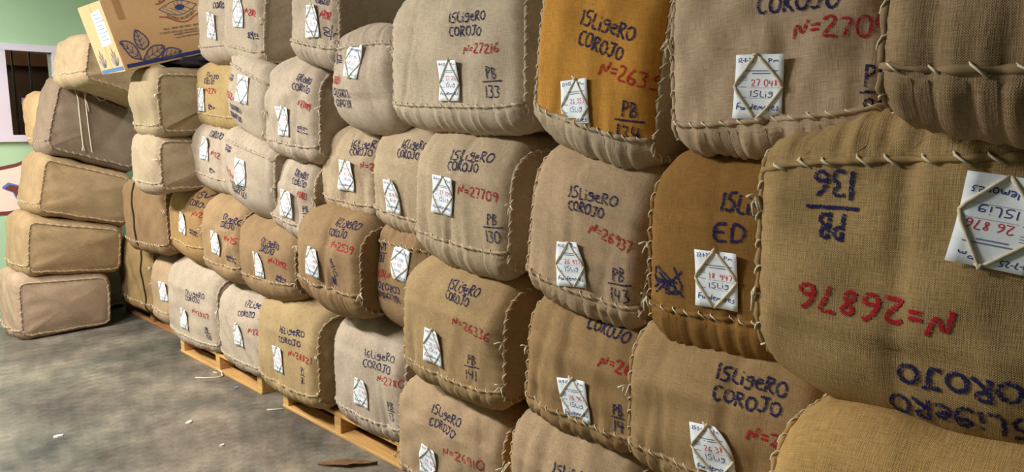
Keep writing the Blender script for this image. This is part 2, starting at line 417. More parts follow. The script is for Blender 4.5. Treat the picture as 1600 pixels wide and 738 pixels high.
def pallet(x, y0, y1, label, tone):
    p = empty('wooden_pallet', (x, (y0+y1)/2, 0)); tag_props(p, label, 'pallet', 'pallets under the bale row')
    L_ = y1 - y0; rng = random.Random(int(y0*100))
    def board(name, a, c):
        g = Geo(); g.box(a, c); k = rng.uniform(.85, 1.1)
        o = g.build(name, M_WOOD, p, smooth=False, color=(tone[0]*k, tone[1]*k, tone[2]*k, 1))
        bv = o.modifiers.new('b', 'BEVEL'); bv.width = .003; bv.segments = 1
    for yy in (-L_/2, -.03, L_/2 - .06): board('stringer', (0.004, yy, .018), (1.0, yy + .06, .108))
    for i in range(7): board('deck_board', (i*.15, -L_/2, .108), (i*.15 + .1, L_/2, .128))
    for i in range(4): board('bottom_board', (i*.3, -L_/2, 0), (i*.3 + .1, L_/2, .018))
T_WOOD = lin(206, 160, 100); T_OLD = lin(154, 108, 68)
pallet(2.09, 5.56, 6.76, 'older brown wooden pallet in the dark corner under the far bales', T_OLD)
pallet(1.955, 4.02, 5.23, 'pale wooden pallet with a white cord lying in front of it', T_WOOD)
pallet(1.95, 2.62, 3.76, 'pale wooden pallet under bales N=26821 and N=2780, nearest visible one', T_WOOD)
pallet(1.95, 1.36, 2.52, 'wooden pallet hidden beneath the nearest bottom bales', T_WOOD)

# ---------------------------------------------------------------- bales
def profile(D, H, rft, rfb, rbb, rbt, q=1.0):
    segs = []
    def line(p, r, step, sid):
        n = max(1, int(math.hypot(r[0]-p[0], r[1]-p[1]) / (step*q))); nx, nz = (r[1]-p[1]), -(r[0]-p[0]); l = math.hypot(nx, nz) or 1
        for i in range(n): t = i/n; segs.append((p[0]+(r[0]-p[0])*t, p[1]+(r[1]-p[1])*t, -nx/l, -nz/l, sid))
    def arc(c, r, a0, a1, step, sid):
        n = max(3, int(abs(math.radians(a1-a0))*r/(step*q)))
        for i in range(n):
            a = math.radians(a0 + (a1-a0)*i/n); segs.append((c[0]+r*math.cos(a), c[1]+r*math.sin(a), math.cos(a), math.sin(a), sid))
    line((0, rfb), (0, H-rft), .014, 0); arc((rft, H-rft), rft, 180, 90, .018, 1)
    line((rft, H), (D-rbt, H), .035, 2); arc((D-rbt, H-rbt), rbt, 90, 0, .05, 3)
    line((D, H-rbt), (D, rbb), .07, 4); arc((D-rbb, rbb), rbb, 0, -90, .05, 5)
    line((D-rbb, 0), (rfb, 0), .045, 6); arc((rfb, rfb), rfb, 270, 180, .011, 7)
    return np.array(segs)

def bale(b, label, tone, D=.66, front_tone=None, rft=.15, q=1.0, side=False, group='burlap tobacco bales', knots=('tr',), stitch=.042, back_hem=False):
    rng = random.Random(b['n']); rs = np.random.RandomState(sum(ord(c)*(i+7) for i, c in enumerate(b['n'])))
    W = b['W']; tz, bz = b['tz'], b['bz']; H = (sum(tz) - sum(bz)) / 2; flip = b.get('flip', 0)
    seam = b['seam']; rft = min(rft, (H - seam) * .4); re = .04
    root = empty('tobacco_bale', b['at'], -math.pi/2)
    tag_props(root, label, 'bale', group)
    pr = profile(D, H, rft, seam, .07, .09, q); pd_, pz_, nd_, nz_, sid = pr.T
    n = len(pr); cl = np.r_[pr[:, :2], pr[:1, :2]]
    arc_s = np.r_[0, np.cumsum(np.linalg.norm(np.diff(cl, axis=0), axis=1))][:-1]
    ph = [math.radians(t) for t in (0, 30, 60)]
    m = max(10, int((W - 2*re) / (.0115*q)))
    ins = [re*(1-math.sin(p)) for p in ph]; ea = [re*(1-math.cos(p)) for p in ph]
    A = np.r_[[-W/2+e for e in ea], np.linspace(-W/2+re, W/2-re, m), [W/2-e for e in ea[::-1]]]
    INS = np.r_[ins, np.zeros(m), ins[::-1]]; J = len(A); HJ = 1                       # hem on ring 1 / J-2
    a = A[:, None]; x = np.clip(1-(2*a/W)**2, 0, 1)
    front = np.isin(sid, (0, 1)); zz = (pz_ - seam) / max(.05, H - seam)
    off = .023 * x**.7 * np.where(sid == 2, .5, np.where(sid == 6, .15, 1.0))[None, :]
    off = off + np.where(sid == 0, .012*np.sin(np.pi*np.clip(zz, 0, 1)), 0)[None, :] * x**.5
    for _ in range(7):                                                               # soft lumps
        kx, kd, kz = rs.normal(size=3) * rs.uniform(8, 30); f0 = rs.uniform(0, 6.28)
        off = off + .0026*np.sin(kx*a + kd*pd_[None] + kz*pz_[None] + f0) * np.clip(x*3, 0, 1)
    pl = np.sin(2*np.pi*a/.034 + 1.8*np.sin(a*23+rs.uniform(6)) + 1.1*np.sin(a*61)); pl = .6 - 1.6*np.abs(pl)**.6*np.sign(pl)*np.where(pl > 0, 1.0, .35)
    dist_below = np.where(sid == 7, (arc_s[-1] - arc_s), 9.0); dist_below = np.where(sid == 6, .2, dist_below)
    gath = np.where(np.isin(sid, (6, 7)), np.exp(-dist_below/.09) * np.clip(dist_below/.012, 0, 1), 0)
    off = off + .0075 * pl * gath[None]
    up = np.where(front, np.exp(-np.maximum(pz_-seam, 0)/.045), 0); off = off + .0026 * pl * up[None]
    for _ in range(rs.randint(7, 13)):                                                # long soft folds rising from the seam
        a0 = rs.uniform(-.48, .48)*W; wd = rs.uniform(.008, .018); am = rs.uniform(-.014, .006); ln = rs.uniform(.08, .4); sl = rs.uniform(-.25, .25)
        fz = np.where(front, np.exp(-np.maximum(pz_-seam, 0)/ln), 0)[None]
        off = off + am*np.exp(-((a - a0 - sl*(pz_[None]-seam))/wd)**2) * fz
    ed = np.minimum(a + W/2, W/2 - a)
    off = off + .0035*np.sin(2*np.pi*arc_s/.045 + rs.uniform(6))[None]*np.exp(-ed/.035)
    off = off - INS[:, None]
    V = np.empty((J, n, 3)); V[..., 0] = a; V[..., 1] = pd_ + nd_*off; V[..., 2] = pz_ + nz_*off
    N = np.zeros((J, n, 3)); N[..., 1] = nd_; N[..., 2] = nz_
    N[:3, :, 0] = -np.array([1.4, .9, .5])[:, None]; N[-3:, :, 0] = np.array([.5, .9, 1.4])[:, None]
    # end panels: shrinking rings with a soft bulge
    fr = [.95, .86, .7, .5, .28]; caps = []
    cen = np.array([D/2, H/2])
    for sgn, ring in ((-1, V[0]), (1, V[-1])):
        R = [ring]
        for f in fr:
            c = np.empty((n, 3)); c[:, 1:] = cen + (ring[:, 1:] - cen)*f
            c[:, 0] = sgn*(W/2 + .026*(1-f**2)) + .003*np.sin(c[:, 1]*31 + c[:, 2]*17 + sgn) + .0025*np.sin(c[:, 2]*47 - c[:, 1]*13)*(f > .3)
            R.append(c)
        caps.append(np.concatenate(R + [np.array([[sgn*(W/2+.028), D/2, H/2]])]))
    def warp(P):
        P = P.copy()
        s4 = np.abs(2*P[..., 0]/W)**5; tt_ = P[..., 2]/H                             # soft drooping top corners, drawn-in bottom corners
        P[..., 2] += s4*(-.085*H*np.clip((tt_-.45)/.55, 0, 1)**1.5 + .05*H*np.clip((.45-tt_)/.45, 0, 1)**1.5)
        if flip: P[..., 0] *= -1; P[..., 2] = H - P[..., 2]
        s = (P[..., 1]/D) if side else (P[..., 0]/W + .5)
        t = P[..., 2]/H
        lo = bz[0] + (bz[1]-bz[0])*s; hi = tz[0] + (tz[1]-tz[0])*s
        z = lo + (hi-lo)*t
        slope = ((tz[1]-tz[0]) + (bz[1]-bz[0]))/2/(D if side else W)
        if side: P[..., 1] -= slope*(z - H/2)*.8
        else: P[..., 0] -= slope*(z - H/2)*.8
        P[..., 2] = z
        return P
    Vw = warp(V); capw = [warp(c) for c in caps]
    def wdir(P, Nn):                                                                 # flip normals with the bale
        Nn = Nn.copy()
        if flip: Nn[..., 0] *= -1; Nn[..., 2] *= -1
        return Nn / (np.linalg.norm(Nn, axis=-1, keepdims=True) + 1e-9)
    Nw = wdir(V, N)
    idx = np.arange(J*n).reshape(J, n); flat = Vw.reshape(-1, 3)
    uvw = np.stack([np.broadcast_to(a, (J, n)), np.broadcast_to(arc_s, (J, n))], -1).reshape(-1, 2) + rs.uniform(0, 5, 2)
    def sub(name, jr, ir, wrapi, col):
        ii = list(ir) + ([0] if wrapi else [])
        sel = idx[np.ix_(range(jr[0], jr[1]+1), ii)]; r_, c_ = sel.shape
        k = np.arange(r_*c_).reshape(r_, c_)
        f = np.stack([k[:-1, :-1], k[1:, :-1], k[1:, 1:], k[:-1, 1:]], -1).reshape(-1, 4)
        uu = uvw[sel.ravel()].copy()
        if wrapi: uu.reshape(r_, c_, 2)[:, -1, 1] = uu.reshape(r_, c_, 2)[:, -2, 1] + .011
        return mesh_obj(name, flat[sel.ravel()], f.tolist(), M_BURLAP, root, True, uu, color=col), flat[sel.ravel()], f.tolist()
    i6 = int(np.argmax(sid == 6))
    ft = front_tone or tone
    _, wv, wf = sub('front_wrap', (HJ, J-1-HJ), range(0, i6+1), False, ft)
    sub('underside', (HJ, J-1-HJ), range(i6, n), True, tone)
    for ci, (cw, craw, jr) in enumerate(((capw[0], caps[0], (0, HJ)), (capw[1], caps[1], (J-1-HJ, J-1)))):
        rr = 1 + len(fr); k = np.arange(rr*n).reshape(rr, n); k2 = np.roll(k, -1, 1)
        f = np.stack([k[:-1], k2[:-1], k2[1:], k[1:]], -1).reshape(-1, 4).tolist()
        f += [(k[-1, i], k2[-1, i], rr*n) for i in range(n)]
        vv = np.concatenate([cw, Vw[jr[0] if ci == 0 else jr[1]][:0]])
        base = len(vv); strip = Vw[HJ if ci == 0 else J-1-HJ]                          # the rolled edge between panel and hem
        vv = np.concatenate([vv, strip]); kk = base + np.arange(n); kk2 = np.roll(kk, -1)
        f += np.stack([kk, kk2, k2[0], k[0]], -1).tolist()
        uu = np.concatenate([craw[:, 1:], V[HJ][:, 1:]]) + rs.uniform(0, 5, 2)
        mesh_obj('side_panel', vv, f, M_BURLAP, root, True, uu, color=tone)
    # hems and stitching
    gh = Geo()
    def seam_path(P, Nn, closed, rh=.0065):
        L_ = np.r_[0, np.cumsum(np.linalg.norm(np.diff(P, axis=0), axis=1))]
        tt = np.arange(0, L_[-1], .012*max(1, q)); I = lambda t, arr: np.stack([np.interp(t, L_, arr[:, k]) for k in range(3)], -1)
        Q = I(tt, P); Nq = I(tt, Nn); Nq /= np.linalg.norm(Nq, axis=1)[:, None]
        gh.tube(Q + Nq*.001, rh, 5, closed=closed, radii=rh*(1 + .28*np.sin(2*np.pi*tt/stitch) + .15*rs.normal(size=len(tt))))
        t = stitch*.3; path = []
        while t < L_[-1] - .03:
            ts = np.array([t, t+.005, t+.0135, t+.021, t+.025]) + rng.uniform(-.004, .004)
            p = I(ts, P); nn = I(ts, Nn); nn /= np.linalg.norm(nn, axis=1)[:, None]
            tg = p[-1]-p[0]; tg /= np.linalg.norm(tg)+1e-9; bn = np.cross(tg, nn[2])
            w_ = .010*rng.uniform(.7, 1.15); hgt = np.array([-.004, rh+.0005, rh+.0022, rh+.0005, -.004]); sx = np.array([-1, -.55, 0, .55, 1])*w_
            path += list(p + nn*hgt[:, None] + bn*sx[:, None])
            step = stitch*rng.uniform(.85, 1.15)
            pm = I(np.array([t + .025 + (step-.025)*.5]), P)[0]; path.append(pm - nn[2]*.008)   # the cord runs on under the cloth
            t += step
        gs = Geo(); gs.tube(path, b.get('cordr', .0019), 5); gs.build('stitching', M_CORD, root)
    loop = lambda j: (np.r_[Vw[j], Vw[j][:1]], np.r_[Nw[j], Nw[j][:1]])
    right, left = (HJ, J-1-HJ) if flip else (J-1-HJ, HJ)
    for j in (right, left): seam_path(*loop(j), False)
    seam_path(Vw[HJ:J-HJ, 0], Nw[HJ:J-HJ, 0], False)
    gh.build('seam_hem', M_BURLAP, root, uv=False, color=tuple(c*.95 for c in tone[:3])+(1,))
    # loose knotted cord ends at the corners
    corner = {'tr': (right, .80), 'br': (right, .12), 'tl': (left, .8), 'bl': (left, .12)}
    fi = np.where(sid == 0)[0]
    for kn in knots:
        j, fz = corner[kn]; i = fi[int((fz if not flip else 1-fz)*(len(fi)-1))]; p = Vw[j, i] + Nw[j, i]*.008
        g = Geo()
        for q_ in range(3):
            d = np.array([rng.uniform(-.5, .5), -rng.uniform(.2, .9), rng.uniform(-1, .3)]); d /= np.linalg.norm(d); l = rng.uniform(.018, .04)
            g.tube([p, p + d*l*.5 + np.array([0, -.006, 0]), p + d*l + np.array([rng.uniform(-.01, .01), 0, -.008])], .0026, 5)
        g.build('cord_knot', M_CORD, root)
    # lettering and tag on the front
    if side: return root, Vw, Nw, capw
    bvh = BVHTree.FromPolygons([Vector(p) for p in wv], wf)
    def hit(u, v):
        h = bvh.ray_cast(Vector((u, -1, v)), Vector((0, 1, 0)))
        if h[0] is None: return None
        nn = h[1] if h[1].y < 0 else -h[1]
        return np.array(h[0]), np.array(nn)
    gl = Geo()
    def flush():
        nonlocal gl
        if gl.v: gl.build('marker_lettering', [M_BLUE, M_RED], root, uv=True)
        gl = Geo()
    def stroke(pl, w, mi):
        Q = resample(pl, .007); T = np.gradient(Q, axis=0); T /= np.linalg.norm(T, axis=1)[:, None] + 1e-9
        S_ = np.c_[-T[:, 1], T[:, 0]]; vs_, us_ = [], []
        for i, (p, s_) in enumerate(zip(Q, S_)):
            row = []
            for e in (-1, 0, 1):
                h = hit(*(p + s_*w/2*e))
                if h is None: row = None; break
                row.append(h[0] + h[1]*.0022)
            if row is None:
                if len(vs_) >= 6: emit(vs_, us_, mi)
                vs_, us_ = [], []; continue
            vs_ += row; us_ += [(i*.01, -1), (i*.01, 0), (i*.01, 1)]
        if len(vs_) >= 6: emit(vs_, us_, mi)
    def emit(vs_, us_, mi):
        r_ = len(vs_)//3
        gl.add(vs_, [(3*i+c, 3*i+c+1, 3*i+c+4, 3*i+c+3) for i in range(r_-1) for c in (0, 1)], mi, us_)
    pen = b.get('pen', .0066)
    for s, p0, p1, h in b.get('text', []):
        for pl in write(s, p0, p1, h, rng): stroke(pl, pen, 1 if s.startswith('N=') else 0)
        flush()
    if 'pb' in b:
        s, (cu, cv), h, an = b['pb']; top, bot = s.split('/'); ca, sa = math.cos(math.radians(an)), math.sin(math.radians(an))
        rot = lambda p: (cu + p[0]*ca - p[1]*sa, cv + p[0]*sa + p[1]*ca)
        wt, wb = .55*h*len(top), .55*h*len(bot)
        for pl in write(top, (-wt/2, h*.35), (wt/2, h*.35), h, rng): stroke([rot(p) for p in pl], pen*.9, 0)
        for pl in write(bot, (-wb/2, -h*1.2), (wb/2, -h*1.2), h, rng): stroke([rot(p) for p in pl], pen*.9, 0)
        stroke([rot((-wb*.6, h*.12)), rot((wb*.6, h*.16))], pen*.9, 0)
    flush()
    if 'scr' in b:
        (cu, cv), r_ = b['scr']
        for _ in range(6):
            stroke([(cu + rng.uniform(-r_, r_), cv + rng.uniform(-r_, r_)*.8) for _ in range(4)], pen*.8, 0)
    flush()
    if 'tag' in b:
        (cu, cv), an = b['tag']; paper_tag(root, hit, cu, cv, an + rng.uniform(-3, 3), b, rng)
    return root, Vw, Nw, capw

def paper_tag(root, hit, cu, cv, an, b, rng, w=.112, h=.138):
    w, h = b.get('tagsize', (w, h)); ca, sa = math.cos(math.radians(an)), math.sin(math.radians(an))
    cut = b.get('tagcut', rng.choice([0, 0, 1, 2])); nx, ny = 7, 9; lift = rng.uniform(.004, .012)
    hz = [hit(cu, cv), hit(cu-.03, cv), hit(cu+.03, cv), hit(cu, cv-.04), hit(cu, cv+.04)]; hz = [q for q in hz if q]
    if not hz: return
    dmin = min(q[0][1] for q in hz)
    # best flat-ish plane of the cloth behind the tag
    def base(x, y):
        u, v = cu + x*ca - y*sa, cv + x*sa + y*ca; q = hit(u, v)
        d = q[0][1] if q else dmin
        return u, v, d
    grid = [[None]*(ny+1) for _ in range(nx+1)]
    for i in range(nx+1):
        for j in range(ny+1):
            s, t = i/nx*2-1, j/ny*2-1; x, y = s*w/2, t*h/2
            if cut == 1 and s > 0 and t > 0: x -= .3*w*t*t*s
            if cut == 2 and t > .2: x *= 1-.35*(t-.2)
            u, v, d = base(x, y)
            grid[i][j] = (u, d, v, s, t)
    D_ = np.array([[grid[i][j][1] for j in range(ny+1)] for i in range(nx+1)])
    for _ in range(6):
        Dp = np.pad(D_, 1, mode='edge'); D_ = np.minimum(D_, (Dp[:-2, 1:-1] + Dp[2:, 1:-1] + Dp[1:-1, :-2] + Dp[1:-1, 2:])/4)
    curl = lambda s, t: .0045 + lift*(max(0, s)**2*.9*max(0, t+.4) + .35*t*t*abs(s)) + .0015*math.sin(3*s + 2*t)
    def surf(s, t, e=0):
        fi, fj = (s+1)/2*nx, (t+1)/2*ny; i, j = min(int(fi), nx-1), min(int(fj), ny-1); a_, c_ = fi-i, fj-j
        P = lambda i_, j_: np.array([grid[i_][j_][0], D_[i_, j_] - curl(i_/nx*2-1, j_/ny*2-1), grid[i_][j_][2]])
        p = P(i, j)*(1-a_)*(1-c_) + P(i+1, j)*a_*(1-c_) + P(i, j+1)*(1-a_)*c_ + P(i+1, j+1)*a_*c_
        p[1] -= e; return p
    g = Geo(); vs_ = [surf(i/nx*2-1, j/ny*2-1) for i in range(nx+1) for j in range(ny+1)]
    k = lambda i, j: i*(ny+1)+j
    g.add(vs_, [(k(i, j), k(i+1, j), k(i+1, j+1), k(i, j+1)) for i in range(nx) for j in range(ny)])
    t_ = g.build('paper_tag', M_PAPER, root)
    so = t_.modifiers.new('thick', 'SOLIDIFY'); so.thickness = .0006; so.offset = 0
    gp = Geo()
    def ink(pl, wd, mi, e=.0009):
        Q = resample(pl, .05 if len(pl) > 2 else .2); T = np.gradient(Q*np.array([w, h]), axis=0); T /= np.linalg.norm(T, axis=1)[:, None]+1e-9
        S_ = np.c_[-T[:, 1]/w, T[:, 0]/h]*wd; vv = []
        for p, s_ in zip(Q, S_):
            for sg_ in (-1, 1):
                q = np.clip(p + s_*sg_, -.98, .98); vv.append(surf(q[0], q[1], e))
        gp.add(vv, [(2*i, 2*i+1, 2*i+3, 2*i+2) for i in range(len(Q)-1)], mi)
    def words(s, x0, x1, y, ch, mi, wd=.0016):
        for pl in write(s, (x0, y), (x1, y + rng.uniform(-.03, .03)), ch, rng): ink(pl, wd, mi)
    no = b.get('num', '')
    if not no:
        for s, *_r in b.get('text', []):
            if s.startswith('N='): no = s[2:]
    no = (no + '00000')[:5]
    kind_ = next((s[:5] for s, *_r in b.get('text', []) if not s.startswith(('N', 'C'))), '15Lig')
    words('%d-%d-25' % (rng.randint(10, 29), rng.randint(1, 9)), -.9, -.2, .76, .14, 0); words('Pm', .35, .8, .74, .13, 0)
    for yy, x0, x1 in ((.5, -.55, .75), (.42, -.3, .45)): ink([(x0, yy), (x1, yy)], .0022, 2)
    for yy in (.0, -.32, -.64): ink([(-.85, yy), (-.5, yy)], .0012, 2); ink([(-.4, yy-.02), (.88, yy-.02)], .0005, 2)
    for yy in (.33, .27, .21): ink([(-.82, yy), (-.5, yy)], .0012, 2)
    words(no[:2] + ' ' + no[2:], -.35, .8, .03, .2, 1, .0017); words(kind_, -.4, .6, -.3, .2, 0, .0017); words('Fundemores', -.88, .85, -.72, .2, 0, .0019)
    gp.build('tag_print', [M_PENB, M_PENR, M_PRINT], t_)
    # cord tied over the tag as a diamond, knotted at the top
    gc = Geo(); ex = 1.06
    top, lf, bt, rt = (rng.uniform(-.1, .2), 1.02), (-ex, rng.uniform(-.15, .2)), (rng.uniform(-.15, .15), -1.02), (ex, rng.uniform(-.2, .1))
    cl_ = lambda p: surf(max(-1, min(1, p[0])), max(-1, min(1, p[1])), .0035)
    for p, q_ in ((top, lf), (lf, bt), (bt, rt), (rt, top)):
        pts = [cl_((p[0]+(q_[0]-p[0])*t, p[1]+(q_[1]-p[1])*t)) for t in np.linspace(0, 1, 6)]
        pts[0][1] += .003; pts[-1][1] += .003
        gc.tube(pts, b.get('tagcord', .0021), 5)
    kp = cl_(top)
    for _ in range(3):
        d = np.array([rng.uniform(-1, 1), -.3, rng.uniform(-.2, 1)])*.011; gc.tube([kp - d*.6, kp + np.array([0, -.003, 0]), kp + d], .0028, 5)
    gc.build('tag_cord', M_CORD, t_)

